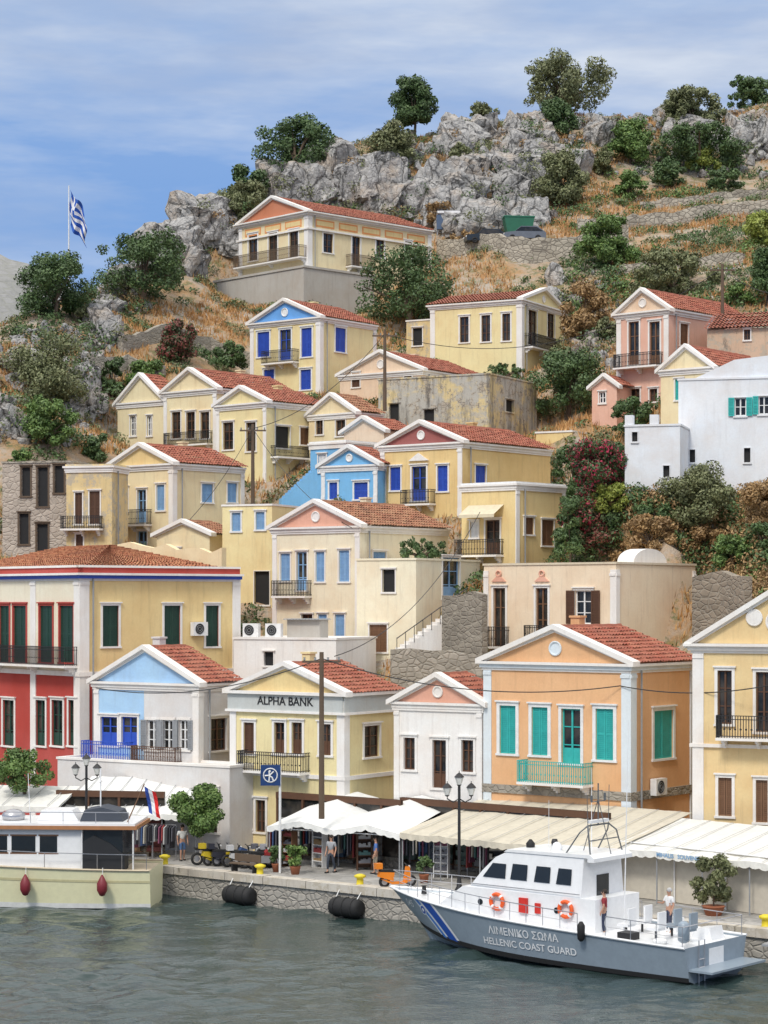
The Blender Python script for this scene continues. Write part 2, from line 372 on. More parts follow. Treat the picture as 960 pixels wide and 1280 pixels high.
        mb.build('render_panel',m,s.root); return s
    def done(s):
        w,d,h,e=s.w,s.d,s.h,s.ext; mb=MB()
        for f,a,b in (('F',-w,0),('S',0,d)):
            hs=s.holes[f]; us=sorted({a,b}|{x for q in hs for x in q[:2] if a<x<b}); zs=sorted({-e,h}|{x for q in hs for x in q[2:] if -e<x<h})
            def pt(u,z,n): return (u,-n,z) if f=='F' else (n,u,z)
            for i in range(len(us)-1):
                for j in range(len(zs)-1):
                    cu,cz=(us[i]+us[i+1])/2,(zs[j]+zs[j+1])/2
                    if any(q[0]<cu<q[1] and q[2]<cz<q[3] for q in hs): continue
                    mb.add([pt(us[i],zs[j],0),pt(us[i+1],zs[j],0),pt(us[i+1],zs[j+1],0),pt(us[i],zs[j+1],0)],[(0,1,2,3)])
            for (u0,u1,z0,z1) in hs:
                c=[(u0,z0),(u1,z0),(u1,z1),(u0,z1)]
                for k in range(4):
                    p,q=c[k],c[(k+1)%4]; mb.add([pt(*p,0),pt(*q,0),pt(*q,-.2),pt(*p,-.2)],[(0,1,2,3)])
        mb.add([(-w,0,-e),(-w,d,-e),(-w,d,h),(-w,0,h),(0,d,-e),(0,d,h),(0,0,h)],[(0,1,2,3),(1,4,5,2),(3,6,5,2)])
        mb.build('wall',s.wall,s.root); return s
YEL=plaster((.80,.61,.29)); CREAM=plaster((.83,.70,.44)); PALE=plaster((.84,.76,.57)); ORNG=plaster((.76,.44,.22),.35); PINK=plaster((.77,.47,.36)); PEACH=plaster((.80,.61,.44)); GPEA=plaster((.84,.68,.50),.5); YELP=plaster((.83,.70,.38)); YELO=plaster((.76,.56,.25))
WBLUE=plaster((.76,.80,.85),.3); BBLUE=plaster((.18,.47,.80),.3); LB=plaster((.38,.60,.88),.25); REDW=plaster((.45,.055,.04),.35); OLDY=plaster((.70,.55,.28),.7); OLDG=oldwall(); GRY=plaster((.68,.67,.66),.35); WHT=plaster((.84,.82,.78),.45)
PEDR=plaster((.32,.09,.08),.3); PEDB=plaster((.14,.38,.8),.2); PEDP=plaster((.74,.40,.29),.3); PCRM=plaster((.83,.76,.60),.35)
GB=1.3
h=House('wide two storey mansion with crimson ground floor and dark green shutters at the left edge',-75,100,300,None,716,116,-50,REDW,zb=GB,cat='mansion')
h.win('F',[(0,757,12,828),(17,757,33,828),(50,757,66,828),(75,757,92,828),(-40,757,-26,828)],'s',DGREEN,REDW,.12)
h.win('F',[(4,875,18,932),(45,875,57,932),(65,875,79,932),(86,875,96,932)],'d',DGREEN)
h.win('S',[(128,757,148,808),(205,757,225,808),(257,757,273,808)],'s',DGREEN)
h.pil(w=.55,mids=(42,)); h.corn(.4,None,BLUE); h.balc('F',0,98,806,830,.9)
u,z=h.uz('F',60,838); h.band(z-.25,z,.12,None,'string_course'); h.skinpanels('S',YEL,z,h.h-.42); h.skinpanels('F',PCRM,z,h.h-.42,-h.w+.55,h.uz('F',42,700)[0]-.28)
h.skinpanels('F',PCRM,z,h.h-.42,h.uz('F',42,700)[0]+.28,-.55)
mb=MB(); fb(mb,'F',-h.w,0,h.h,h.h+.3,-.2,-.0); fb(mb,'S',0,h.d,h.h,h.h+.3,-.2,-.0); mb.build('parapet',REDW,h.root); mb=MB(); fb(mb,'F',-h.w,0,h.h+.3,h.h+.42,-.25,.08); fb(mb,'S',-.08,h.d,h.h+.3,h.h+.42,-.25,.079); mb.build('coping',TRIM,h.root)
h.h+=.25; h.roof('hip',1.35,tile=tilem((.44,.125,.055),'orange_roof_tile'),ov=-.6); h.h-=.25; h.done(); HA=h
h=House('low pediment house half sky blue half grey, beside the crimson mansion',118,248,300,None,855,111,-35,GRY,zb=GB)
h.win('F',[(126,896,147,932),(152,896,172,932)],'d',BLUE); h.win('F',[(184,900,198,937),(203,900,217,937),(224,900,236,937)],'o',GREYM,top=False)
h.win('S',[(263,898,283,938)],'g',BROWN); h.balc('F',112,168,925,950,.7,BLUE); h.balc('F',172,228,932,952,.6,BROWN)
h.pil(w=.35); h.corn(.25); h.roof('gf',1.75,ped=LB); h.skinpanels('F',LB,h.uz('F',150,955)[1],h.h-.42,-h.w+.35,h.uz('F',180,900)[0]); h.done()
h=House('flat white single storey shop block below the half blue house',72,287,300,None,960,107.6,-33,GRY,zb=GB,reg=False,d=2.2,name='shop_block',cat='shop'); h.win('F',[(212,988,226,1022),(250,986,272,1040)],'g',BROWN); h.roof('flat'); h.done()
h=House('yellow bank building with lettered grey band under its pediment and a balcony',288,430,500,None,868,106,-35,YELP,zb=GB,name='bank_building',cat='bank')
h.win('F',[(343,903,356,942),(365,903,378,942),(400,905,414,944)],'d',BROWN); h.win('F',[(305,903,318,942)],'s',BROWN); h.win('S',[(455,907,474,946)],'g',BROWN)
h.win('F',[(302,1000,314,1035),(320,1000,332,1040)],'g',BROWN)
h.balc('F',309,388,938,963,.9); h.pil(w=.4)
zs=h.uz('F',350,888)[1]; mb=MB(); fb(mb,'F',-h.w-.1,0,zs,h.h-.1,.063,.11); fb(mb,'S',-.11,h.d,zs,h.h-.1,.063,.111); mb.build('sign_band',plaster((.50,.53,.52),.25),h.root)
h.lettering('F',358,877,11,'ALPHA BANK',IRON,.125); h.band(h.h-.1,h.h+.05,.3); h.band(zs-.12,zs,.2); h.band(h.uz('F',350,966)[1]-.2,h.uz('F',350,966)[1],.1,None,'string_course')
h.roof('gf',1.35,ped=YEL); h.done()
h=House('small cream house with dusty pink pediment between the bank and the orange house',493,603,640,None,880,103,-33,WHT,zb=GB)
h.win('F',[(505,922,519,962),(577,925,592,965)],'g',BROWN); h.win('F',[(541,925,558,985)],'d',BROWN); h.pil('F',.3); h.corn(.2); h.roof('gf',1.25,ped=PEDP,med=TRIM); h.done()
TB=plaster((.68,.76,.83),.2)
h=House('bright orange house with turquoise shutters and white blue trimmed pediment',605,788,868,None,830,98,-38,ORNG,zb=GB)
h.win('F',[(625,882,645,942),(665,884,685,944),(745,886,767,950)],'s',TEAL,WHITE,.17); h.win('F',[(702,886,726,954)],'d',TEAL,WHITE,.15); h.win('S',[(817,888,841,948)],'s',TEAL,WHITE,.17)
h.balc('F',659,742,950,978,.9,TEAL); h.pil(w=.45,m=TB); h.corn(.3,TRIM,TB); h.roof('gf',1.55,ped=ORNG,med=TB)
z=h.uz('F',700,985)[1]; h.band(z-.4,z,.08,STONE,'stone_base'); h.done(); HE=h
h=House('ochre house cut by the right edge with iron balcony and plaster medallion',866,1080,1100,None,806,92,-24,plaster((.80,.61,.32),.58),zb=GB,d=9)
h.win('F',[(897,838,915,905),(945,840,964,915)],'g',BROWN); h.win('F',[(898,972,915,1020),(945,975,960,1028)],'s',WOOD)
h.win('F',[(1010,845,1030,915)],'g',BROWN)
h.balc('F',901,1000,893,922,.9); h.pil('F',.5); h.corn(.35); z=h.uz('F',900,930)[1]; h.band(z-.15,z,.12,None,'string_course'); h.roof('gf',2.3,med=TRIM)
mb=MB(); u,z=h.uz('F',943,772); mb.lathe((u,-.03,z),[(.1,-.06),(.3,-.05),(.34,0)],16,'y'); mb.ring((u,-.04,z),.33,.05,'y'); mb.build('medallion',TRIM,h.root); h.done()
h=House('long flat roofed peach block above the orange house with small iron balconies',605,770,869,855,705,118,-40,GPEA)
h.win('F',[(617,735,632,808),(670,735,685,795)],'g',WOOD); h.win('F',[(719,738,740,780)],'o',BROWN); h.balc('F',611,637,782,808,.6); h.balc('F',662,690,782,798,.6)
h.pil('F',.35); h.pil('S',.3); h.roof('flat',trim=plaster((.66,.58,.44),.5))
for px in (624,678):
    u,z=h.uz('F',px,727); mb=MB(); mb.prism([(u-.5,z),(u+.5,z),(u,z+.4)],'y',-.1,-.003); mb.ring((u,-.08,z+.45),.16,.05,'y',12,5); mb.build('window_pediment',PEDP,h.root)
mb=MB(); mb.prism([(math.cos(t)*1.7+4.2,h.h+.12+.8*math.sin(t)) for t in [PI*i/14 for i in range(15)]],'x',-1.6,-.5); mb.build('arched_parapet',WHT,h.root)
h.done()
h=House('cream house with salmon pediment, powder blue shutters, in the middle of the slope',341,450,560,802,657,128,-38,PALE)
h.win('F',[(351,692,363,726),(395,690,406,727),(424,688,437,727),(398,768,409,797),(419,768,431,797)],'s',LBLUE,b=.09); h.win('F',[(371,690,384,738)],'d',LBLUE,b=.09); h.win('F',[(377,768,391,801)],'d',BROWN,b=.06)
h.win('S',[(466,690,482,727)],'s',LBLUE,b=.09); h.balc('F',348,390,725,745,.7); h.pil('F',.35); h.corn(.25); h.roof('gf',1.45,ped=PEDP,med=TRIM,tile=TILE2); h.done()
h=House('cream walled yard block with blue gate and brown door right of the salmon pediment house',446,520,600,822,700,124,-30,PALE,reg=False,ext=3)
h.win('F',[(462,781,484,815)],'s',WOOD,b=.08); h.win('F',[(478,712,494,740)],'k',b=.06); h.win('S',[(553,697,574,748)],'d',LBLUE,b=.12); h.roof('flat',trim=PALE); h.done()
h=House('yellow house with dark red pediment and deep blue shutters',476,578,688,645,552,139,-38,YELO)
h.win('F',[(488,584,501,613),(547,582,560,614)],'s',BLUE,b=.1); h.win('F',[(515,583,533,626)],'d',BLUE,b=.12); h.win('S',[(594,582,607,604)],'s',BLUE,b=.08)
u,z=h.uz('F',524,576); mb=MB(); mb.prism([(u-.8,z),(u+.8,z),(u,z+.5)],'y',-.15,-.003); mb.build('door_pediment',TRIM,h.root)
h.balc('F',508,545,612,630,.7); h.pil('F',.35); h.corn(.25); h.roof('gf',1.35,ped=PEDR,med=TRIM); h.done()
h=House('flat topped yellow cube with awning over its arched balcony door',577,645,706,716,604,130,-40,YEL)
h.win('F',[(607,650,625,693)],'d',BROWN,b=.1); h.win('F',[(588,652,598,672)],'s',WHITE,b=.08); h.win('S',[(655,647,667,668),(677,650,692,682)],'s',WOOD,b=.08)
h.balc('F',577,630,674,694,.8); h.corn(.2); h.pil('S',.3); h.roof('flat',trim=WHITE)
u0,z=h.uz('F',586,632); u1,_=h.uz('F',630,632); mb=MB(); mb.add([(u0,-.02,z),(u1,-.02,z),(u1,-1,z-.6),(u0,-1,z-.6),(u0,-1,z-.8),(u1,-1,z-.8)],[(0,1,2,3),(3,2,5,4)]); mb.build('awning',paint((.7,.62,.45),.8),h.root); h.done()
h=House('bright blue cubic house with flat roof behind the smaller blue gable',388,432,470,625,552,147,-40,BBLUE); h.win('F',[(398,568,408,590)],'s',WHITE,b=.08); h.roof('flat',trim=WHITE); h.corn(.15); h.done()
h=House('small bright blue gabled house with white trim',402,472,500,628,580,142,-33,BBLUE); h.win('F',[(412,603,422,624),(443,603,460,624)],'s',BLUE,WHITE,.12); h.pil('F',.3,WHITE); h.corn(.2,WHITE); h.roof('gf',1.15,ped=BBLUE,med=WHITE,trim=WHITE); h.done()
h=House('cream gabled house with pale blue shutters beside the old ochre house',137,216,305,690,579,143,-40,CREAM)
h.win('F',[(150,610,160,640),(196,606,206,638)],'s',LBLUE,b=.1); h.win('F',[(172,612,183,653)],'d',LBLUE,b=.1); h.win('S',[(252,605,266,628),(284,604,296,628)],'s',LBLUE,b=.09); h.win('S',[(235,660,243,690),(262,662,272,690)],'s',BROWN,b=.07)
h.win('F',[(172,664,184,690)],'d',LBLUE,b=.08)
h.balc('F',150,190,637,656,.7); h.pil(w=.35); h.corn(.25); h.roof('gf',1.3,ped=YEL); h.done()
h=House('roofless grey stone ruin with empty dark window openings',3,92,110,695,578,141,-12,stonem((.58,.50,.42),(.42,.36,.3),2.2,(.46,.40,.34)))
h.win('F',[(27,584,38,620),(47,584,60,633),(68,582,80,616),(24,642,36,680),(46,655,60,690)],'k',b=.1,trim=WOODP); h.roof('flat',trim=STONE); h.done()
h=House('old ochre house with peeling plaster and iron balcony between the ruin and the cream house',83,140,160,692,582,139,-14,OLDY)
h.win('F',[(94,616,103,655),(112,614,125,655),(95,668,104,690)],'s',BROWN,b=.08); h.balc('F',80,129,645,661,.7); h.corn(.2); h.roof('flat',trim=OLDY); h.done()
h=House('pale yellow wing with arched side window at the left end of the upper row',147,205,232,568,500,163,-38,CREAM); h.win('F',[(163,520,170,545),(184,520,190,545)],'g',WHITE,b=.08); h.corn(.2); h.roof('gf',2.0,ped=CREAM); h.done()
h=House('tall yellow gabled house with three narrow windows in the upper left row',205,271,372,575,485,159,-40,CREAM)
h.win('F',[(215,515,226,548),(233,515,244,548),(251,515,262,548)],'g',BROWN,b=.1); h.balc('F',211,266,540,556,.6); h.pil('F',.35); h.corn(.25); h.roof('gf',1.5); h.done()
h=House('yellow gabled house with covered terrace right of the three window house',271,333,408,600,502,153,-42,YELP)
h.win('F',[(279,528,292,562),(308,528,320,564)],'g',BROWN,b=.1); h.win('S',[(344,533,362,560)],'k',b=.08); h.win('S',[(375,535,386,556)],'s',WOOD,b=.08); h.balc('S',338,378,558,572,.8); h.pil('F',.3); h.corn(.25); h.roof('gf',1.1); h.done()
h=House('yellow house with bright blue pediment and blue shutters below the hilltop mansion',313,400,470,492,396,174,-38,YELP)
h.win('F',[(322,415,337,446),(377,410,390,446),(376,462,389,487),(330,462,343,487)],'s',BLUE,WHITE,.13); h.win('F',[(350,412,364,450)],'d',BLUE,WHITE,.13); h.win('S',[(419,410,432,440)],'s',BLUE,WHITE,.13); h.win('S',[(440,465,452,485)],'s',BLUE,WHITE,.1)
h.balc('F',334,374,438,454,.8); h.pil(w=.4); h.corn(.3); h.roof('gf',1.6,ped=PEDB,med=WHITE); h.done()
h=House('low peach gabled house beside the weathered concrete building',425,528,610,492,462,168,-35,PEACH); h.win('F',[(440,466,450,484),(505,466,515,484)],'s',BROWN,b=.08); h.corn(.25); h.roof('gf',1.6,ped=PEACH,med=TRIM); h.done()
h=House('small cream house with red roof in front of the weathered concrete building',386,444,478,552,515,153,-40,CREAM); h.win('F',[(395,525,404,543),(420,525,432,545)],'g',BROWN,b=.08); h.roof('gf',1.3,tile=TILE2); h.corn(.2); h.done()
h=House('weathered grey and ochre flat roofed building with bare stained walls',473,612,671,545,468,158,-28,OLDG,trim=OLDG); h.win('F',[(487,505,499,530),(530,512,543,532)],'k',b=.06); h.win('S',[(632,500,642,515)],'k',b=.05); h.roof('flat'); h.done()
h=House('long yellow house with gable end and three brown windows under the mansion tree',538,652,706,466,374,178,-28,YELP)
h.win('F',[(575,396,586,428),(602,394,613,427),(628,392,638,426)],'g',BROWN,b=.13); h.win('S',[(660,388,671,432),(684,392,693,422)],'g',BROWN,b=.1); h.balc('S',655,693,421,438,.8); h.pil(w=.45); h.corn(.3); h.roof('gs',1.3,med=TRIM); h.done()
h=House('narrow brown and yellow wing attached left of the long yellow house',508,542,556,440,400,182,-28,OLDY); h.win('F',[(516,410,528,432)],'k',b=.08); h.roof('flat',trim=TRIM); h.done()
h=House('yellow hilltop mansion with orange framed attic panels and red roof',299,385,539,334,264,200,-47,CREAM,cat='mansion',reg=False)
h.win('F',[(311,293,322,326),(336,291,347,326),(362,288,373,324)],'g',BROWN,b=.15); h.win('S',[(404,292,416,316),(440,296,450,334),(470,300,480,322),(506,302,514,322)],'g',BROWN,b=.15)
h.balc('F',300,384,314,329,.9,WOODP); h.balc('S',432,462,320,335,.9,WOODP); h.pil(w=.5); h.corn(.45); h.roof('gf',1.9,ped=plaster((.55,.2,.1),.2))
OR=plaster((.75,.3,.1),.2); z=h.h-1.3
for f,a,b,n in (('F',-h.w+.6,-.6,3),('S',.6,h.d-.6,5)):
    for i in range(n):
        q0=a+(b-a)*i/n+.3; q1=a+(b-a)*(i+1)/n-.3; mb=MB(); fb(mb,f,q0,q1,z,z+.7,.002,.03); mb.build('attic_panel',OR,h.root); mb=MB(); fb(mb,f,q0+.14,q1-.14,z+.14,z+.56,.031,.045); mb.build('attic_panel',YEL,h.root)
h.band(z-.35,z-.2,.2,None,'string_course'); h.done()
mb=MB(); mb.box(-h.w-2.2,-1.3,-5.5,.9,7.5,-.25); mb.box(-h.w-2.3,-1.4,-.25,1,7.6,-.05)
o=mb.build('terrace_wall',CONC,loc=h.C,rz=h.a); tag(o,'tall grey concrete terrace wall under the hilltop mansion','wall')
for q in ((-h.w-3,-2.2,-4.4),(-h.w/2,-2.2,-4.4),(0,-2.2,-4.4),(2,-2,-4.4),(1.9,4,-4.2),(1.9,8.2,-2.5),(1,h.d,-.4),(1,12,-.4),(0,h.d+1,.8),(-h.w,h.d+1,1),(-h.w-3.4,4,-3)): CPTS.append(h.wp(*q))
h=House('pink gabled house with iron balcony and long pink side wall',771,836,938,515,386,153,-42,PINK)
h.win('F',[(786,402,799,456),(812,402,825,456)],'d',WOOD,b=.12); h.win('F',[(788,486,800,502),(812,486,822,502)],'g',BROWN,b=.1); h.win('S',[(850,405,860,432),(885,408,896,432)],'s',WOOD,b=.1)
h.balc('F',775,829,442,459,.9); h.pil('F',.4); h.corn(.3); h.roof('gf',1.5,ped=PEACH,med=TRIM); h.done()
h=House('low pink annex with small roof left of the pink gabled house',740,771,790,530,482,153,-30,PINK); h.win('F',[(749,490,757,504)],'g',WHITE,b=.07); h.roof('gf',.7); h.done()
h=House('rough stone house with red roof at the right edge above the pale yellow one',884,990,1010,450,408,149,-20,plaster((.60,.44,.31),.7),d=7); h.win('F',[(930,412,938,425)],'g',BROWN,b=.07); h.roof('gs',1.5); h.done()
h=House('pale yellow house with turquoise shutters tucked behind the white building',826,890,975,545,458,142,-38,CREAM,d=10); h.win('F',[(844,474,854,500)],'s',TEAL,b=.08); h.win('S',[(905,462,912,480)],'s',TEAL,b=.08); h.corn(.25); h.roof('gf',1.4); h.done()
h=House('big bluish white block with turquoise shutters at the right edge',848,1000,1010,612,472,131,-14,WBLUE,d=8,trim=WBLUE)
h.win('F',[(918,497,933,520),(948,495,962,518)],'o',TEAL,b=.04,top=False); h.win('F',[(862,562,869,578),(930,560,938,578)],'k',b=.04,top=False); h.roof('flat')
mb=MB(); w=h.w; mb.prism([(-w+1,h.h+.12),(0,h.h+.12),(0,h.h+1.6),(-w+3.4,h.h+1.2)],'y',.1,.4); mb.build('sloping_parapet',WBLUE,h.root); h.done()
h=House('low bluish white terrace block stepping down left of the big white building',781,850,880,625,532,129,-16,WBLUE,trim=WBLUE)
h.win('F',[(790,540,797,552),(829,582,837,596)],'k',b=.04,top=False); h.roof('flat')
for x in (-h.w,-h.w+1.5): MB().box(x,0.01,h.h+.12,x+.5,.5,h.h+.7).build('parapet_block',WBLUE,h.root)
h.done()
h=House('narrow yellow house with two small blue windows behind the salmon pediment house',278,340,372,758,632,134,-22,YELP)
h.win('F',[(290,641,301,664),(320,640,331,662)],'s',LBLUE,WHITE,.1); h.win('F',[(318,714,337,756)],'k',b=.05,top=False); h.roof('flat',trim=TRIM); h.done()
h=House('low white service block with roof terrace left of the brown door yard',292,420,470,870,800,119,-22,WHT,reg=False,ext=4); h.win('F',[(330,815,342,832)],'k',b=.05); h.roof('flat'); h.done(); HY1=h
h=House('low cream outbuilding between the crimson mansion and the yellow houses',196,262,300,720,668,137,-30,CREAM,ext=4); h.win('F',[(216,686,226,702)],'s',BROWN,b=.08); h.roof('gf',.8,tile=TILE2); h.done()
h=House('small cream house peeking behind the blue houses with red roof',430,480,520,560,538,150,-36,PEACH); h.roof('gf',.9); h.done()
h=House('tiny ochre storehouse below the green hillside tree',670,715,735,560,540,150,-30,YEL,ext=4); h.roof('flat'); h.done()
# ---------------------------------------------------------------- terrain
def cp(px,py,D): CPTS.append(tuple(P(px,py,D)))
for q in [(-150,470,170),(-60,455,170),(0,438,166),(50,405,174),(100,375,182),(150,350,190),(195,310,205),(235,266,216),(290,258,222),(330,232,232),(400,206,238),(450,196,242),(520,184,245),(600,158,246),(660,152,250),(700,142,255),(780,147,258),(850,152,260),(920,138,260),(970,124,260),(1060,100,260),(1150,90,260),
 (160,400,186),(230,392,192),(200,365,196),(250,340,203),(560,325,207),(640,312,209),(700,322,206),(760,300,210),(850,278,216),(950,262,218),(1050,262,215),(600,285,216),(520,255,222),(450,240,226),(380,250,226),(660,262,222),(760,225,236),(880,225,238),(960,225,236),
 (720,400,182),(740,350,197),(850,345,190),(950,340,188),(850,385,178),(60,520,157),(10,575,150),(-60,590,150),(120,540,158),(100,460,168),(20,480,164),(260,450,178),(180,450,175),(220,470,170),(700,480,168),(720,520,150),(740,560,138),(730,640,131),(790,650,127),(850,655,124),(940,650,123),(1050,640,123),(900,700,121),(960,755,113),(1000,752,112),(1060,750,112),(900,770,111),(560,750,127),(590,800,122),
 (-100,720,140),(-100,900,125),(0,800,132),(80,710,137)]: cp(*q)
def edgeY(X): return np.where(X<-10.65,103.0-(X+10.65)*.06,103.0-.786*(X+10.65))
for X in range(-72,73,8):
    e=float(edgeY(np.array(float(X))))
    for k in (0,6,12): CPTS.append((X,e+k,1.0))
    for Y,o in ((330,0),(290,2),(245,-6),(215,-4)):
        z=float(np.interp(X,[-60,-32,-22,-12,-2,8,60],[14,20,36,54,60,62,74]))
        if Y>245 or X<-20: CPTS.append((X,Y,z+o-(6 if X<-20 else 0)))
CP=np.array(CPTS)
def rb(a,b): return np.sqrt(((a[:,None,:]-b[None,:,:])**2).sum(-1)+.3)
A=rb(CP[:,:2],CP[:,:2]); n=len(CP); M_=np.zeros((n+1,n+1)); M_[:n,:n]=A-np.eye(n)*.25; M_[:n,n]=1; M_[n,:n]=1
sol=np.linalg.lstsq(M_,np.append(CP[:,2],0),rcond=None)[0]
GX=np.arange(-75,85.1,.8); GY=np.arange(60,335,.8); XX,YY=np.meshgrid(GX,GY,indexing='ij'); Q=np.stack([XX.ravel(),YY.ravel()],1)
ZZ=np.concatenate([rb(c,CP[:,:2])@sol[:n]+sol[n] for c in np.array_split(Q,20)]).reshape(XX.shape)
nz=np.array([noise.fractal(Vector((x*.16,y*.16,0)),1,2,5) for x,y in Q]).reshape(XX.shape)
amp=np.clip((YY-115)/60,0,1)*.7; ZZ=ZZ+nz*amp; ZZ=np.maximum(ZZ,1.0); ZZ=np.where(YY<edgeY(XX)+3,-2.5,ZZ)
def H(x,y):
    x=np.asarray(x,float); y=np.asarray(y,float); i=np.clip((x-GX[0])/.8,0,len(GX)-1.01); j=np.clip((y-GY[0])/.8,0,len(GY)-1.01); a=i.astype(int); b=j.astype(int); u=i-a; v=j-b
    return ZZ[a,b]*(1-u)*(1-v)+ZZ[a+1,b]*u*(1-v)+ZZ[a,b+1]*(1-u)*v+ZZ[a+1,b+1]*u*v
DS=np.arange(113,300,.5)
def hit(px,py):
    t=(px-480)/F; s=(HY-py)/F; z=H(t*DS,DS); df=(z-CH)/DS-s; k=np.nonzero(df>=0)[0]
    i=k[0] if len(k) else int(df.argmax())
    return Vector((t*DS[i],DS[i],float(z[i])))
ni,nj=XX.shape; mb=MB(); mb.v=list(zip(XX.ravel().tolist(),YY.ravel().tolist(),ZZ.ravel().tolist()))
mb.f=[(i*nj+j,(i+1)*nj+j,(i+1)*nj+j+1,i*nj+j+1) for i in range(ni-1) for j in range(nj-1) if ZZ[i,j]>-2.4 or ZZ[i+1,j+1]>-2.4]
struct(mb.build('hillside_terrain',GROUND,None,True))
mb=MB(); N=60
for i in range(N+1):
    for j in range(13):
        x=-250+i*4.6; t=j/12; top=max(0,103-.62*max(0,x+98)+3*noise.noise(Vector((x*.05,0,3)))); y=380+t*160
        mb.v.append((x,y,top*math.sin(t*PI/2)*(.4+.6*t)+ (3*noise.fractal(Vector((x*.06,y*.06,0)),1,2,4)) -6*(1-t)))
mb.f=[(i*13+j,(i+1)*13+j,(i+1)*13+j+1,i*13+j+1) for i in range(N) for j in range(12)]
struct(mb.build('far_hill',stonem((.34,.335,.33),(.28,.28,.26),.3,(.25,.25,.22),'far_slope'),None,True))
# water: one sheet, finely waved near the quay
xs=np.concatenate([[-900,-300,-100,-60,-40],np.arange(-26,26,.14),[30,40,60,100,300,900]]); ys=np.concatenate([[-400,-100,0,40,60],np.arange(66,106,.14),[110,130,200,500,1500]])
WX,WY=np.meshgrid(xs,ys,indexing='ij'); WZ=np.zeros_like(WX); r=np.random.default_rng(11)
for k in range(44):
    lam=10**r.uniform(-.12,.68); th=r.normal(1.45,.7); am=.0062*lam**.9*r.uniform(.6,1.3); kx,ky=math.cos(th)*2*PI/lam,math.sin(th)*2*PI/lam
    WZ+=am*np.sin(kx*WX+ky*WY+r.uniform(0,6.28)+.9*np.sin(WX*.31+k)+.9*np.sin(WY*.27+k*2))
patch=.8+.5*np.sin(WX*.23+1.3*np.sin(WY*.11))*np.sin(WY*.23+WX*.05)
fade=np.clip((27-np.abs(WX))/3,0,1)*np.clip((WY-64)/3,0,1)*np.clip((107-WY)/2,0,1); WZ*=fade*patch
V=np.stack([WX,WY,WZ],-1).reshape(-1,3); a_,b_=WX.shape; idx=np.arange(a_*b_).reshape(a_,b_); Fc=np.stack([idx[:-1,:-1],idx[1:,:-1],idx[1:,1:],idx[:-1,1:]],-1).reshape(-1,4)
def npmesh(name,V,Fc,m,smooth=False):
    me=bpy.data.meshes.new(name); me.vertices.add(len(V)); me.vertices.foreach_set('co',V.astype(np.float32).ravel())
    k=Fc.shape[1]; me.loops.add(Fc.size); me.loops.foreach_set('vertex_index',Fc.astype(np.int32).ravel())
    me.polygons.add(len(Fc)); me.polygons.foreach_set('loop_start',np.arange(0,Fc.size,k,dtype=np.int32)); me.update(calc_edges=True)
    me.polygons.foreach_set('use_smooth',[smooth]*len(Fc))
    me.materials.append(m); o=bpy.data.objects.new(name,me); COL.objects.link(o); return o
struct(npmesh('water',V,Fc,waterm(),True))
EP=[(-70,106.6),(-10.65,103),(14.4,83.3),(50,55.3)]
PAVE=stonem((.46,.44,.41),(.36,.35,.33),.9,(.26,.25,.23),'paving',1)
mb=MB(); mb.add([(x,y,GB) for x,y in EP]+[(70,55.3,GB),(70,125,GB),(-70,125,GB)],[tuple(range(7))]); struct(mb.build('quay_pavement',PAVE))
mb=MB()
for (x0,y0),(x1,y1) in zip(EP,EP[1:]): mb.add([(x0,y0,-2),(x1,y1,-2),(x1,y1,GB-.28),(x0,y0,GB-.28)],[(0,1,2,3)])
struct(mb.build('quay_wall',STONE2))
mb=MB()
for (x0,y0),(x1,y1) in zip(EP,EP[1:]):
    L=math.hypot(x1-x0,y1-y0); dx,dy=(x1-x0)/L,(y1-y0)/L; k=0
    while k<L:
        l=random.uniform(.9,1.5); b=min(k+l-.03,L); o=random.uniform(0,.04)
        pts=[(x0+dx*k+dy*(.1+o),y0+dy*k-dx*(.1+o)),(x0+dx*b+dy*(.1+o),y0+dy*b-dx*(.1+o)),(x0+dx*b-dy*.6,y0+dy*b+dx*.6),(x0+dx*k-dy*.6,y0+dy*k+dx*.6)]
        mb.prism(pts,'z',GB-.3,GB+.03+o); k+=l
struct(mb.build('quay_coping',plaster((.55,.52,.46),.62)))
# rocks
def rockproto(seed,sub):
    r=random.Random(seed); bm=bmesh.new(); bmesh.ops.create_icosphere(bm,subdivisions=sub,radius=1)
    pl=[]
    for ax in ((1,0,0),(-1,0,0),(0,1,0),(0,-1,0),(0,0,1),(0,0,-1)):
        for _ in range(2): v=(Vector(ax)+Vector((r.gauss(0,.28),r.gauss(0,.28),r.gauss(0,.28)))).normalized(); pl.append((v,r.uniform(.45,.8)))
    for _ in range(8):
        v=Vector((r.gauss(0,1),r.gauss(0,1),r.gauss(0,.7))).normalized(); pl.append((v,r.uniform(.55,.85)))
    for v in bm.verts:
        p=v.co*1.2
        for _ in range(3):
            for n_,d_ in pl:
                k=p.dot(n_)-d_
                if k>0: p=p-n_*k
        q=p*1.5+Vector((seed*3.1,0,0))
        if sub>2:
            vd=noise.voronoi(Vector((q.x*1.1,q.y*1.1,q.z*.6)))[0]; e=vd[1]-vd[0]; p=p*(1-.22*max(0,1-e/.13)+.08*(vd[0]-.4))
        p=p*(1+.06*noise.fractal(q*2.0,1,2,5)); v.co=p
    V=np.array([v.co[:] for v in bm.verts]); Fc=np.array([[l.index for l in f.verts] for f in bm.faces]); bm.free(); return V,Fc
PR=[rockproto(i,4) for i in range(9)]; PS=[rockproto(20+i,2) for i in range(8)]
RK=[]
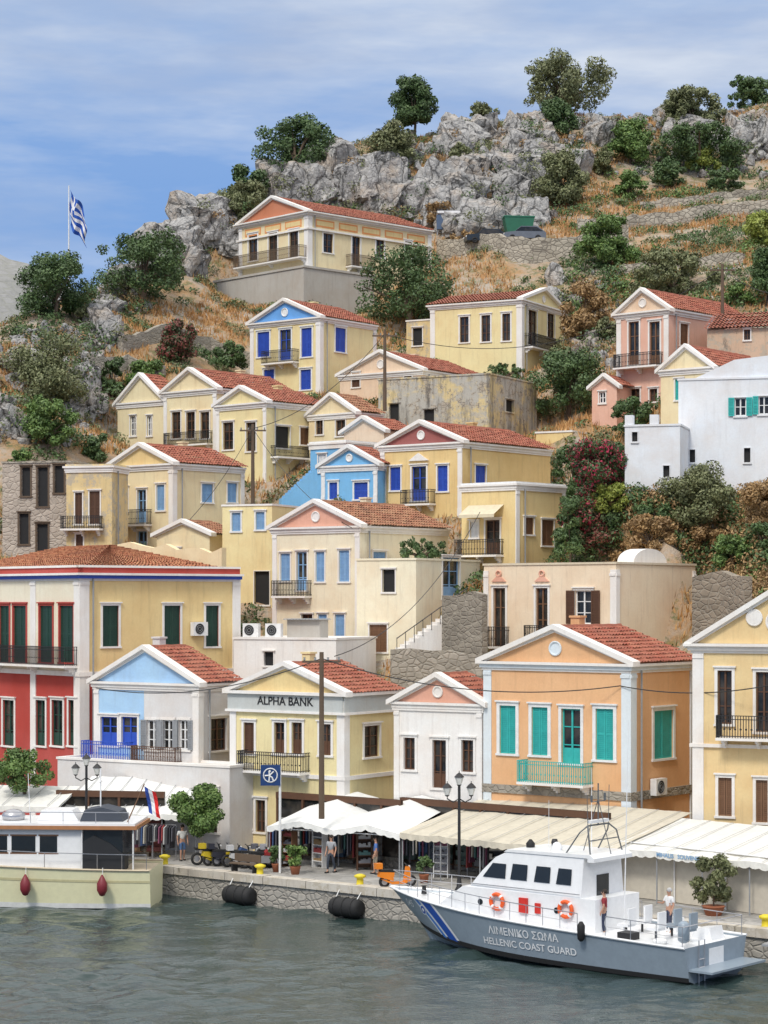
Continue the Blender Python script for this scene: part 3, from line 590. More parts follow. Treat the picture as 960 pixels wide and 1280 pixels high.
def outcrop(x0,y0,x1,y1,cnt,size,small=0):
    Vs=[];Fs=[];o=0
    for i in range(cnt+small):
        px,py=random.uniform(x0,x1),random.uniform(y0,y1); p=hit(px,py)
        if i<cnt and noise.noise(Vector((px*.018,py*.018,4.)))<-.22: continue
        big=i<cnt; V,Fc=random.choice(PR if big else PS); s=size*random.uniform(.5,1.25)*(1 if big else .3)
        M=Matrix.Rotation(random.gauss(.5,.5),3,'Z')@Matrix.Rotation(random.gauss(0,.2),3,'X')@Matrix.Rotation(random.gauss(.15,.15),3,'Y')@Matrix.Diagonal((s*random.uniform(.8,1.25),s*random.uniform(.7,1),s*random.uniform(.75,1.2)))
        Vs.append(V@np.array(M).T+np.array(p)+np.array([0,0,s*(.0 if big else .2)])); Fs.append(Fc+o); o+=len(V)
        if random.random()<.7: RK.append((p.x+random.gauss(0,s*.5),p.y-s*.5,p.z+s*random.uniform(.1,.6)))
    struct(npmesh('rock_outcrop',np.concatenate(Vs),np.concatenate(Fs),ROCK))
for q in [(195,248,300,320,30,3.5,70),(330,210,480,255,34,3.0,80),(470,165,690,290,92,3.2,220),(640,148,860,220,32,2.7,110),(850,142,965,225,20,3.0,80),(20,415,140,440,24,2.2,90),(-10,450,125,560,30,1.9,120),(120,350,190,395,9,1.6,40),(690,335,790,400,10,1.6,70),(380,215,470,250,8,2.5,40),(700,430,770,470,6,1.3,30)]: outcrop(*q)
# vegetation
def leaves(centers,radii,n,leaf,flat=.8,seed=0):
    r=np.random.default_rng(seed); k=r.choice(len(centers),n,p=radii**2/np.sum(radii**2)); d=r.normal(size=(n,3)); d/=np.linalg.norm(d,axis=1)[:,None]
    rr=radii[k]*(.45+.75*r.random(n)**.7); c=centers[k]+d*rr[:,None]*np.array([1,1,flat])
    nn=d+r.normal(size=(n,3))*.6; nn/=np.linalg.norm(nn,axis=1)[:,None]
    a=np.cross(nn,r.normal(size=(n,3))); a/=np.linalg.norm(a,axis=1)[:,None]; b=np.cross(nn,a); s=(leaf*(.6+.8*r.random(n)))[:,None]
    V=np.stack([c+a*s*.9,c+b*s*.45,c-a*s*.9,c-b*s*.45],1).reshape(-1,3); return V,np.arange(4*n).reshape(n,4)
def crown(w,h,D,z0,seed,m,parent,dens=1.):
    r=np.random.default_rng(seed); K=int(18+w*3.5); c=[];rad=[]; w=w*1.06
    for i in range(min(K,56)):
        th=r.random()*6.28; q=r.random()**.5; zz=r.random()
        R0=w*.5*math.sqrt(max(.12,1-((zz-.4)/.7)**2))
        x,y=math.cos(th)*q*R0*.86,math.sin(th)*q*R0*.86; rr=min(w,h)*(.08+.12*r.random()); c.append((x,y,z0+rr*.7+zz*(h-1.4*rr))); rad.append(rr)
    c=np.array(c); rad=np.array(rad); leaf=max(.09,D/F*2.2); area=float((rad**2).sum()*12.6); n=int(min(12000,max(500,dens*1.5*area/leaf**2)))
    V,Fc=leaves(c,rad,n,leaf,.85,seed); o=npmesh('crown',V,Fc,m); o.parent=parent
    return c
SEED=[100]
def tree(label,x0,y0,x1,y1,m=FD,D=None,kind='shrub',tf=.0,p=None,bark=WOODP,dens=1.,cat=None):
    SEED[0]+=1; g=hit((x0+x1)/2,y1) if D is None else P((x0+x1)/2,y1,D)
    if p is not None: g=Vector(p)
    w=(x1-x0)*g.y/F; h=(y1-y0)*g.y/F; z0=h*tf
    zt=CH+(HY-y0)/F*g.y
    if D is None and p is None: h=max(h,zt-g.z)
    o=thing(kind,label,cat or ('tree' if 'tree' in kind else 'shrub'),g)
    c=crown(w,h-z0,g.y,z0,SEED[0],m,o,dens)
    mb=MB(); r0=max(.05,w*.028); top=z0+(h-z0)*.5; mb.tube([(0,0,-.5),(r0,0,top*.4),(-r0,r0,top*.75),(0,0,top)],[r0*1.3,r0,r0*.8,r0*.4],7)
    for q in c[:9]: mb.tube([(0,0,top*.45),tuple(Vector((0,0,top*.6)).lerp(Vector(q),.5)),tuple(q)],[r0*.6,r0*.4,r0*.15],5)
    mb.build('trunk',bark,o,True); return o
TR=[('wide dark bush on the crest above the hilltop mansion',318,143,422,222,FD,'shrub',.0),('round tree standing alone against the sky on the rocky crest',487,97,548,170,FD,'crest_tree',.25),('dusty green shrub just below the lone crest tree',457,155,520,222,FO,'shrub',0),
('large spreading bush crowning the summit against the sky',645,68,768,142,FO,'shrub',.0),('green bush tucked below the summit bush',672,125,722,172,FD,'shrub',0),('bright green bush on the rocks right of the summit bush',760,150,815,205,FM,'shrub',0),('broad dark green bush below the right crest',815,155,935,218,FD,'shrub',0),
('olive bush along the right crest skyline',825,112,910,165,FO,'shrub',0),('dark bush at the top right corner of the hill',905,95,975,130,FD,'shrub',0),('grey green bush between the cliff block and the mansion',275,228,335,285,FO,'shrub',0),('big dark spreading tree on the left ridge behind the flagpole',113,285,242,374,FD,'ridge_tree',.0),
('olive bush left of the flagpole on the skyline',20,315,116,398,FD,'shrub',0),('bushy green tree standing just below the hilltop mansion',445,310,572,418,FD,'hillside_tree',.1),('bright green bush above the terrace road',718,272,803,335,FM,'shrub',0),('olive bush in front of the right terrace wall',780,315,900,372,FO,'shrub',0),
('brownish bush right of the long yellow house',703,355,757,425,FB,'shrub',0),('large green bush on the rocks at the left edge',5,415,105,508,FO,'shrub',0),('bright green bush above the grey ruin',26,495,94,562,FM,'shrub',0),('reddish bush at the left below the orange grass',200,400,247,455,FRB,'shrub',0),('low dark hedge left of the blue pediment house',245,425,318,462,FD,'shrub',0),
('small upright green bush near the left rocks',124,445,156,500,FD,'shrub',0),('rounded green bush above the pale yellow wing',155,450,207,500,FM,'shrub',0),('large dark green tree below the long yellow house',655,435,762,528,FD,'hillside_tree',.05),('olive shrub growing in the main cliff',668,190,732,255,FO,'shrub',0),('low green shrub on the right slope below the cliff',763,215,806,250,FM,'shrub',0),
('yellow green shrub on the right upper slope',857,185,900,216,FY,'shrub',0),('small dark shrub near the top right slope',880,211,932,240,FD,'shrub',0),('yellowish shrub at the right edge above the terrace wall',925,265,975,312,FY,'shrub',0),('tall dark tree at the right edge above the stone house',932,310,985,385,FD,'hillside_tree',.1),
('dark red leaved bush on the slope beside the flat peach block',708,650,792,702,FRB,'shrub',0),('yellow green bush beside the bougainvillea',733,612,797,655,FY,'shrub',0),('grey green straggly bush below the white building',820,582,925,668,FO,'shrub',0),('dry brown bush on the right bank',775,650,850,700,FB,'shrub',0),('dry brown shrub at the right edge of the bank',920,600,985,660,FB,'shrub',0),('low dry bush on the bank above the stone wall',850,665,915,712,FB,'shrub',0),
('dark green ivy clump climbing beside the yellow cube',692,565,735,650,FD,'shrub',0),('dark green bush below the pink house',760,500,828,545,FD,'shrub',0),('pale bush below the green ridge tree',95,380,130,410,FO,'shrub',0),('olive shrub on the cliff left of the cliff shrub',560,180,600,212,FO,'shrub',0),('green shrub among the left rocks',75,365,98,395,FM,'shrub',0),('dry bush beside the terrace road',560,290,600,315,FB,'shrub',0),('small green bush by the ruin',10,560,40,585,FM,'shrub',0),('dark bush behind the ochre house',105,545,140,580,FD,'shrub',0),
('small olive shrub high on the cliff under the skyline',585,128,625,155,FO,'shrub',0),('dry shrub at the foot of the cliff left of the parked cars',530,255,570,285,FB,'shrub',0),('rounded olive shrub between the cliff and right slope',735,185,770,220,FO,'shrub',0),('dark shrub left of the yellow green upper slope shrub',815,200,858,235,FD,'shrub',0),('green shrub above the pink house roof',905,355,945,385,FM,'shrub',0),('low olive shrub on the bare slope above the pink house',745,395,775,425,FO,'shrub',0),('dark green shrub filling the gap left of the white terrace block',735,555,785,610,FD,'shrub',0),('green shrub under the white terrace block',790,625,850,660,FD,'shrub',0),('dark shrub at the right edge under the white block',930,655,985,700,FD,'shrub',0),('leafy green shrub at the foot of the ivy clump',690,640,730,690,FM,'shrub',0),('sprawling green agave clump right of the flat peach block',890,672,945,722,FM,'shrub',0),('dark shrub between the crest bush and the cliff block',285,205,330,240,FD,'shrub',0),('green tree squeezed behind the three window house',330,440,380,470,FD,'shrub',0),('dark shrub behind the yellow wing roof',600,455,660,478,FD,'shrub',0)]
for (l,a,b,c,d,m,k,tf) in TR: tree(l,a,b,c,d,m,None,k,tf)
tree('bougainvillea heavy with crimson flowers left of the white block',705,545,782,622,FR,130.5,'bougainvillea',0)
tree('straggling bougainvillea spilling down below the larger one',700,610,745,665,FR,128.8,'bougainvillea',0)
tree('trailing green vine beneath the bougainvillea',690,620,735,700,FD,128,'vine',0)
tree('leafy shrub behind the moored motor yacht at the left edge',-15,950,62,1005,FM,106,'shrub',.0,p=(-18,108,4.4))
tree('green creeper over the wall of the brown door yard',488,672,560,702,FD,127.5,'creeper',0)
def inhouse(x,y,mg=.3):
    k=np.zeros(len(x),bool)
    for (cx,cy,ca,sa,w,d) in FOOT:
        dx,dy=x-cx,y-cy; u=dx*ca+dy*sa; v=-dx*sa+dy*ca; k|=(u>-w-mg)&(u<mg)&(v>-mg)&(v<d+mg)
    return k
def scatter(name,n,y0,y1,fn,m,thr,off):
    x=RNG.uniform(-.2,.2,n); y=RNG.uniform(y0,y1,n); x=x*y; k=~inhouse(x,y); x,y=x[k],y[k]
    f=np.array([noise.noise(Vector((a*.09+off,b*.09,0))) for a,b in zip(x,y)]); k=f>thr; x,y=x[k],y[k]; z=H(x,y)
    V,Fc=fn(x,y,z); o=npmesh(name,V,Fc,m); o['kind']='stuff'; o['label']=name.replace('_',' ')+' over the hillside'; o['category']='grass' if 'grass' in name else 'scrub'
def blades(x,y,z):
    k=5; x=np.repeat(x,k)+RNG.normal(0,.25,len(x)*k); y=np.repeat(y,k)+RNG.normal(0,.25,len(x)); z=H(x,y)-.05; n=len(x); h=RNG.uniform(.25,.75,n); a=RNG.uniform(0,PI,n); w=.07
    b=np.stack([x,y,z],1); d=np.stack([np.cos(a)*w,np.sin(a)*w,0*a],1); t=b+np.stack([RNG.normal(0,.18,n),RNG.normal(0,.18,n),h],1)
    return np.stack([b-d,b+d,t],1).reshape(-1,3),np.arange(3*n).reshape(n,3)
def scrub(x,y,z):
    c=np.stack([x,y,z+.1],1); r=RNG.uniform(.3,.9,len(x)); return leaves(c,r,int(len(x)*100),.14,.7,3)
scatter('dry_grass',42000,120,262,blades,leafm((.46,.22,.07),(.64,.40,.17),'straw'),-.12,0)
scatter('low_scrub',2600,118,262,scrub,FO,.0,7); scatter('green_ground_scrub',2600,118,262,scrub,FD,-.05,31)
def fill(name,label,m,c,r0,r1,per,leaf):
    c=np.array(c); r=RNG.uniform(r0,r1,len(c)); V,Fc=leaves(c,r,len(c)*per,leaf,.7,9); o=npmesh(name,V,Fc,m); o['kind']='stuff'; o['label']=label; o['category']='scrub'
random.shuffle(RK); k=len(RK)//2
fill('crevice_scrub','low green scrub growing in the cliff crevices',FO,RK[:k//2],.4,1.2,90,.15); fill('dry_crevice_scrub','dry tan scrub growing between the cliff rocks',FB,RK[k//2:k],.3,.85,60,.14); fill('dark_crevice_scrub','dark green scrub growing between the cliff rocks',FD,RK[k:int(k*1.5)],.5,1.3,100,.15)
def zone(x0,y0,x1,y1,n):
    o=[]
    for _ in range(n):
        p=hit(random.uniform(x0,x1),random.uniform(y0,y1))
        if not inhouse(np.array([p.x]),np.array([p.y]),.1)[0]: o.append((p.x,p.y,p.z+.3))
    return o
fill('bank_undergrowth','dense green undergrowth on the bank below the white block',FD,zone(690,600,965,730,130),.4,1.1,170,.12)
fill('dry_bank_brush','tangled brown brush on the bank below the white block',FB,zone(760,610,965,760,220),.3,.9,130,.11)
fill('yellow_bank_brush','yellow green weeds on the bank below the white block',FM,zone(700,560,965,760,60),.25,.7,120,.11)
fill('slope_shrubbery','loose green shrubbery on the upper right slope',FM,zone(700,190,965,400,90),.5,1.3,110,.15)
fill('slope_dark_shrubbery','dark shrubbery on the upper right slope',FD,zone(690,190,965,430,90),.5,1.4,120,.15)
# terrace walls
def swall(label,pts,hgt,th=.5,m=STONE,name='stone_wall',onhit=True):
    w=[hit(*q) if onhit else P(*q) for q in pts]; p=[]
    for a,b in zip(w,w[1:]):
        k=max(2,int((b-a).length/.8))
        for i in range(k):
            q=a.lerp(b,i/k)
            if onhit: q.z=float(H(q.x,q.y))*.5+q.z*.5
            p.append(q)
    p.append(w[-1]); o=p[0].copy(); mb=MB(); n0=len(p)
    for i,q in enumerate(p):
        t=(p[min(i+1,n0-1)]-p[max(i-1,0)]); nrm=Vector((-t.y,t.x,0)).normalized()*th/2; q=q-o; hh=hgt+random.uniform(-.2,.2)
        for s_,zz in ((-1,-1.2),(1,-1.2),(1,hh),(-1,hh)): mb.v.append((q.x+nrm.x*s_,q.y+nrm.y*s_,q.z+zz))
    for i in range(n0-1):
        for k in range(4): mb.f.append((i*4+k,i*4+(k+1)%4,i*4+4+(k+1)%4,i*4+4+k))
    mb.f+=[(0,3,2,1),((n0-1)*4,(n0-1)*4+1,(n0-1)*4+2,(n0-1)*4+3)]
    return tag(mb.build(name,m,loc=o),label,'wall')
LST=stonem((.60,.54,.44),(.36,.32,.26),1.7,(.14,.12,.1))
swall('long dry stone wall holding up the road beneath the cliff',[(548,328),(640,326),(720,322),(785,310)],2.1,m=LST)
swall('pale stone terrace wall stepping across the upper right slope',[(722,292),(800,285),(880,276),(965,268)],1.3,m=LST)
swall('ruined upper terrace wall on the right slope near the top',[(800,262),(870,256),(965,246)],.8,m=LST)
swall('low rubble wall in the orange grass on the left slope',[(150,440),(205,428),(262,440),(312,458)],1.2)
swall('short rubble wall on the right slope above the pink house',[(775,345),(850,338),(930,330)],1.0,m=LST)
swall('broken stone wall under the rocks at the left',[(110,470),(160,468),(205,480)],1.2)
swall('tall rubble retaining wall beside the ochre house at the right',[(868,775,111),(905,772,110),(935,778,108)],2.2,onhit=False,m=stonem((.36,.3,.23),(.25,.21,.16)))
swall('dark stone retaining wall beside the white steps',[(556,828,121),(580,826,120),(606,824,119)],3.6,onhit=False,m=stonem((.36,.32,.26),(.25,.22,.18)))
swall('rubble wall below the yard with the brown door',[(488,852,117),(540,852,117),(604,850,116)],1.6,onhit=False)
swall('cream wall in front of the low outbuilding',[(150,712,134),(210,716,132),(280,722,130)],1.6,onhit=False,m=CREAM,name='garden_wall')
p=P(496,818,121); o=thing('staircase','whitewashed steps climbing right between the yard and the stone wall','staircase',p,R(12))
mb=MB(); mb2=MB()
for i in range(16): mb.box(i*.26,0,-1,i*.26+.27,1.6,i*.18+.18)
mb.build('steps',WHT,o); mb2.tube([(0,-.02,.9),(4.1,-.02,3.75)],.03,5)
for i in range(0,17,2): mb2.tube([(i*.25,-.02,i*.17),(i*.25,-.02,i*.17+.95)],.02,4)
mb2.build('handrail',IRON,o)
p=P(352,626,144); o=thing('staircase','blue painted steps leading up to the bright blue houses','staircase',p,R(10)); mb=MB()
for i in range(12): mb.box(i*.2,0,-1,i*.2+.21,1.4,i*.19+.19)
mb.build('steps',BBLUE,o)
def pole(label,px,py0,py1,D,arm=True):
    a=P(px,py1,D); h=(py1-py0)*D/F; o=thing('utility_pole',label,'pole',a); mb=MB().tube([(0,0,-.5),(0,0,h)],[.14,.1],8); mb.build('post',WOODP,o)
    if arm:
        mb=MB().box(-.9,-.05,h-.5,.9,.05,h-.4); q=mb.build('crossarm',WOODP,o)
        for x in (-.8,-.3,.3,.8): MB().lathe((x,0,h-.4),[(.03,0),(.06,.05),(.04,.1),(.06,.15)],8).build('insulator',GREYM,q)
    return a+Vector((0,0,h-.3))
p1=pole('tall dark utility pole rising in front of the bank',402,815,1010,100.5); p2=pole('thin utility pole among the upper left yellow houses',316,530,630,148); p3=pole('thin pole left of the weathered concrete building',481,412,505,156); p4=pole('pole above the pink house near the right edge',903,330,400,158)
def wire(label,a,b,sag):
    pts=[a.lerp(b,i/24)-Vector((0,0,sag*4*(i/24)*(1-i/24))) for i in range(25)]; o=pts[0].copy(); tag(MB().tube([q-o for q in pts],.024,4).build('power_line',IRON,loc=o),label,'wire')
wire('black cable from the bank pole to the orange house',p1,Vector(HE.wp(-.5,-.1,HE.h-1)),.8)
wire('black cable from the orange house to the right edge',Vector(HE.wp(-.5,-.1,HE.h-1)),P(1010,845,91),.5)
wire('cable dropping left from the bank pole to the crimson mansion',p1,P(120,860,114),.8)
wire('cable from the upper left pole down to the low outbuilding',p2,P(190,690,138),1.)
wire('cable between the upper left pole and the concrete building pole',p2,p3,1.2)
wire('long cable from the concrete building pole to the pole by the pink house',p3,p4,3)
wire('cable leaving the pink house pole toward the right edge',p4,P(1010,360,150),1)
wire('second cable running from the bank pole up to the yellow cube',p1+Vector((.6,0,.1)),P(600,640,129),1.5)
wire('cable crossing from the salmon pediment house to the upper left pole',p2,P(440,660,127),.8)
p=hit(86,368); o=thing('flagpole','tall white flagpole with drooping blue and white striped flag on the left rocks','flagpole',p)
hh=CH+(HY-232)/F*p.y-p.z; MB().tube([(0,0,-1),(0,0,hh)],[.08,.045],8).build('pole',WHITE,o)
me=bpy.data.meshes.new('flag'); V=[];Fc=[];mi=[]; NU,NV=27,18; Lf,Hf=4.4,3.1
for i in range(NU+1):
    for j in range(NV+1):
        u,v=i/NU,j/NV; V.append((.1+u*Lf*.32+.12*math.sin(v*9+u*4),.4*math.sin(u*11+v*2)*(u**.5),hh-.3-v*Hf*(1-.1*u)-u*2.2-(.25*math.sin(u*7))))
for i in range(NU):
    for j in range(NV):
        Fc.append((i*(NV+1)+j,(i+1)*(NV+1)+j,(i+1)*(NV+1)+j+1,i*(NV+1)+j+1))
        if i<10 and j<10: mi.append(1 if (4<=j<=5 or 4<=i<=5) else 0)
        else: mi.append((j//2)%2)
me.from_pydata(V,[],Fc); me.materials.append(paint((.02,.1,.45),.8)); me.materials.append(paint((.8,.8,.82),.8)); me.polygons.foreach_set('material_index',mi)
q=bpy.data.objects.new('flag',me); COL.objects.link(q); q.parent=o
# ---------------------------------------------------------------- waterfront
CANV=paint((.80,.80,.77),.85,0,.14); CANB=paint((.62,.57,.46),.85,0,.18); CANC=paint((.74,.73,.68),.85,0,.15)
def awning(label,pl,pr,zf,dep,zb,m=CANV,peak=False,txt=None,bays=4):
    a=Vector((pl[0],pl[1],0)); b=Vector((pr[0],pr[1],0)); L=(b-a).length; ax=(b-a).normalized(); ang=math.atan2(ax.y,ax.x)
    o=thing('awning',label,'awning',(a.x,a.y,GB),ang); zf-=GB; zb-=GB; mb=MB(); nu=bays*8; nv=8
    for i in range(nu+1):
        for j in range(nv+1):
            u,v=i/nu,j/nv; z=zf+(zb-zf)*v-(0 if peak else .08*abs(math.sin(PI*u*bays))*math.sin(PI*(.2+.8*v)))
            if peak: c=1-abs(2*((u*bays)%1)-1) if 0<u<1 else 0; z=zf+(zb-zf)*v*.75+.5*c*math.sin(PI*min(1,v*.5+.25))
            z+=.03*noise.noise(Vector((u*L*1.5,v*6,zf)))
            mb.v.append((u*L,v*dep,z))
    k=nv+1; mb.f=[(i*k+j,(i+1)*k+j,(i+1)*k+j+1,i*k+j+1) for i in range(nu) for j in range(nv)]
    n0=len(mb.v); ns=int(L/.16)
    for i in range(ns+1):
        u=i/ns*L; f_=i/ns*nu; ii=min(int(f_),nu-1); zt=mb.v[ii*k][2]*(1-(f_-ii))+mb.v[(ii+1)*k][2]*(f_-ii)
        mb.v+= [(u,-.02,zt),(u,-.04+.02*math.sin(i*1.3),zt-.22-.07*abs(math.sin(i*PI/3)))]
    mb.f+=[(n0+2*i,n0+2*i+2,n0+2*i+3,n0+2*i+1) for i in range(ns)]
    mb.build('canopy',m,o)
    for i in range(bays+1): MB().tube([(L*i/bays*.98+.05,.12,0),(L*i/bays*.98+.05,.12,zf-.05)],.035,6).build('post',GREYM,o)
    mb=MB()
    for i in range(bays+1): mb.tube([(L*i/bays*.98+.05,.12,zf-.08),(L*i/bays*.98+.05,dep-.1,zb-.12 if not peak else zf)],.025,5)
    mb.tube([(.05,.12,zf-.08),(L*.98+.05,.12,zf-.08)],.025,5)
    mb.build('frame',WHITE,o)
    for i in range(bays*2):
        if not peak: x=L*(i+.5)/bays/2; MB().add([(x-.02,0,zf+.035),(x+.02,0,zf+.035),(x+.02,dep,zb+.05),(x-.02,dep,zb+.05)],[(0,1,2,3)]).build('seam',GREYM,o)
    if txt:
        v,fc=text_geo(txt,.25,.004); MB().add([(L*.38+x,-.06-z_,zf-.12+y) for x,y,z_ in v],fc).build('lettering',paint((.2,.4,.65),.6),o)
    return o
def G2(px,D): return ((px-480)/F*D,D)
awning('white twin peaked market awning in front of the bank',G2(334,102.5),G2(500,99),3.25,5.5,4.5,peak=True,bays=2)
awning('long beige awning below the orange house balcony',G2(500,99),G2(760,91),3.35,6.2,4.6,CANB,bays=5)
awning('white scalloped awning with blue lettering at the right edge',G2(763,92),G2(1000,85),3.5,4.6,4.4,CANC,txt='MIHALIS   SOUVENIR',bays=4)
awning('white awning behind the small street tree at the left',G2(75,107),G2(246,105.5),3.5,4.6,4.9,CANV,bays=4)
awning('small white awning nearest the moored cream yacht',G2(-40,106.4),G2(73,105.6),3.9,3.4,4.6,CANC,bays=2)
CUR=paint((.60,.55,.46),.9,0,.15)
for i,(l,xa,xb) in enumerate((('plain beige side curtain left of the others behind the patrol boat',776,842),('middle plain beige side curtain under the lettered awning',844,906),('plain beige side curtain nearest the right edge',908,985))):
    f=lambda x:92.7+(86.8-92.7)*(x-775)/185
    a=Vector((*G2(xa,f(xa)),GB)); b=Vector((*G2(xb,f(xb)),GB)); L=(b-a).length; mb=MB(); n1=60
    for k in range(n1+1):
        u=k/n1*L; y=.03*math.sin(k*.25+i)*math.sin(k*.07+i); mb.v+=[(u,y,.03),(u,y*.3,2.35)]
    mb.f=[(2*k,2*k+2,2*k+3,2*k+1) for k in range(n1)]
    o=thing('side_curtain',l,'curtain',a,math.atan2((b-a).y,(b-a).x)); mb.build('cloth',CUR,o,True); MB().tube([(0,-.05,0),(0,-.05,2.4)],.04,6).build('pole',WHITE,o); MB().tube([(0,-.05,2.36),(L,-.05,2.36)],.03,6).build('rail',WHITE,o)
def shopfront(label,px0,px1,D0,D1,top=3.2):
    a=Vector((*G2(px0,D0),GB)); b=Vector((*G2(px1,D1),GB)); L=(b-a).length
    o=thing('shopfront',label,'shopfront',a,math.atan2((b-a).y,(b-a).x)); MB().box(0,.1,0,L,.2,top).build('pane',GLASS,o); mb=MB(); k=0; mb.box(0,-.02,top-.3,L,.25,top)
    while k<L: mb.box(k,0,0,k+.12,.25,top); k+=1.6
    mb.build('frame',BROWN,o); MB().box(0,.02,0,L,.09,.45).build('sill',STONE,o)
    for i in range(int(L/1.1)):
        c=random.choice([(.25,.08,.07),(.08,.14,.22),(.35,.3,.22),(.3,.3,.3),(.14,.2,.18),(.28,.17,.09)])
        mb=MB(); q=.4+i*1.1
        for j in range(4):
            mb.box(q,-.16,.3+j*.42,q+.75,-.15,.72+j*.42)
            for s_ in range(3): mb.box(q+s_*.25,-.35,.3+j*.42,q+s_*.25+.25,-.15,.3+j*.42+random.uniform(.12,.3))
        mb.build('display_goods',paint(c,.7),o)
        MB().box(q-.05,-.4,.25,q+.85,-.12,.28).build('shelf',WOOD,o)
shopfront('dark souvenir shopfront under the peaked awning',345,500,107,102.5); shopfront('dark shopfront under the long beige awning',500,760,104,96.2); shopfront('shopfront full of goods under the left white awning',70,205,107.9,106.9)
cols=[(.35,.06,.06),(.06,.11,.25),(.5,.47,.4),(.3,.2,.1),(.09,.2,.19),(.25,.08,.14),(.5,.5,.5),(.04,.04,.05),(.2,.2,.22),(.05,.05,.06),(.1,.1,.12)]
def rack(label,px,D,rz):
    o=thing('clothes_rack',label,'rack',(*G2(px,D),GB),rz,'clothes racks outside the shops'); MB().tube([(-.7,0,0),(-.7,0,1.7),(.7,0,1.7),(.7,0,0)],.02,5).tube([(-.7,-.3,.02),(-.7,.3,.02)],.02,5).tube([(.7,-.3,.02),(.7,.3,.02)],.02,5).build('frame',CHROME,o)
    for i in range(9):
        x=-.6+i*.15; l=random.uniform(.6,1.15); w_=random.uniform(.2,.28); MB().prism([(-w_+.03,1.55),(0,1.66),(w_-.03,1.55),(w_,1.6-l),(-w_,1.6-l)],'x',x-.03,x+.03).build('garment',paint(random.choice(cols),.9),o)
for i,(l,px,D) in enumerate([('garment rack closest to the moored yacht stern',178,106.3),('garment rack left of the street tree trunk',205,105.9),('garment rack behind the parked motorbikes',350,105),('garment rack left of the walking pedestrian',392,104.2),('garment rack right of the walking pedestrian',440,102.6),('garment rack behind the orange scooter',520,100.5),('garment rack beside the ornate lamp post',600,98.5)]): rack(l,px,D,R(-38+random.uniform(-8,50)))
for i,(l,px,D,c) in enumerate([('wooden postcard display stand right of the bank sign',362,102.8,WOOD),('white postcard display stand beside the rack of clothes',400,102.6,WHITE),('brown sunglasses display stand under the peaked awning',455,101.6,BROWN),('tall white display stand left of the lamp post',552,98.8,WHITE),('dark display stand right of the lamp post',620,96.8,IRON),('wooden display stand near the patrol boat bow',655,95.4,WOOD)]):
    o=thing('display_stand',l,'display stand',(*G2(px,D),GB),R(random.uniform(-50,10))); MB().box(-.35,-.2,0,-.31,.2,1.7).box(.31,-.2,0,.35,.2,1.7).box(-.31,.16,.1,.31,.2,1.7).build('frame',c,o)
    for k in range(4):
        s_=MB().box(-.3,-.2,.3+k*.38,.3,.155,.33+k*.38).build('shelf',c,o); mb=MB()
        for j in range(5): mb.box(-.28+j*.115,-.15,.331+k*.38,-.165+j*.115,.05,.331+k*.38+random.uniform(.08,.26))
        mb.build('goods',paint(random.choice(cols),.6),s_)
LAMPG=paint((.75,.75,.7),.3)
def lamp(label,px,D,ytop,z0=GB):
    x,y=G2(px,D); zt=CH+(HY-ytop)/F*D-z0; o=thing('street_lamp',label,'street lamp',(x,y,z0)); MB().lathe((0,0,0),[(.2,0),(.2,.15),(.12,.3),(.07,.8),(.06,zt-.5),(.04,zt-.35)],10).build('post',IRON,o,True)
    for dx,dz in ((-.52,-.45),(0,0),(.52,-.45)):
        if dx: MB().tube([(0,0,zt-1.05),(dx*.5,0,zt-1.2),(dx,0,zt-1.05),(dx,0,zt-.95)],.03,6).build('arm',IRON,o)
        g=MB().lathe((dx,0,zt+dz-.45),[(.09,0),(.19,.3),(.19,.32)],6).build('lantern',LAMPG,o); MB().lathe((dx,0,zt+dz-.12),[(.23,0),(.1,.14),(.02,.2),(.015,.28)],6).build('lantern_cap',IRON,g); MB().lathe((dx,0,zt+dz-.5),[(.06,0),(.11,.06)],6).build('lantern_base',IRON,g)
lamp('black three lantern street lamp on the quay beside the patrol boat bow',574,93.5,968); lamp('black three lantern street lamp behind the moored yacht',108,104.6,945)
x,y=G2(350,100.5); o=thing('bank_sign','square blue sign with white emblem on a white post before the bank','sign',(x,y,GB)); zt=CH+(HY-956)/F*100.5-GB
MB().tube([(0,0,0),(0,0,zt-.1)],.06,8).build('post',WHITE,o); MB().box(-.90,-.12,zt-.96,.02,.0,zt).build('sign_panel',paint((.015,.05,.17),.4),o)
ex,ez=-.44,zt-.48; mb=MB().ring((ex,-.13,ez),.32,.028,'y',24,4)
mb.tube([(ex-.06,-.14,ez-.28),(ex-.04,-.14,ez),(ex-.06,-.14,ez+.2)],.038,5).tube([(ex-.26,-.14,ez-.02),(ex-.04,-.14,ez-.0),(ex+.16,-.14,ez+.18)],.036,5).tube([(ex-.04,-.14,ez-.02),(ex+.08,-.14,ez-.1),(ex+.14,-.14,ez-.25)],.036,5).lathe((ex-.03,-.14,ez+.2),[(.05,-.02),(.05,.01)],8,'y'); mb.build('emblem',WHITE,o)
tree('small street tree with pale trunk and round crown on the quay',217,972,286,1070,FM,None,'street_tree',.36,p=(*G2(250,104.6),GB),bark=paint((.45,.4,.33),.8),dens=1.4)
def pot(label,px,D,w,hh,m,pm=paint((.4,.14,.07),.8)):
    g=(*G2(px,D),GB); SEED[0]+=1; o=thing('potted_plant',label,'plant',g); MB().lathe((0,0,0),[(w*.2,0),(w*.28,.35),(w*.31,.38),(w*.26,.38)],12).build('pot',pm,o,True); crown(w,hh-.45,D,.45,SEED[0],m,o,1.2); MB().tube([(0,0,.3),(.03,0,hh*.7)],[.04,.02],5).build('stem',WOODP,o)
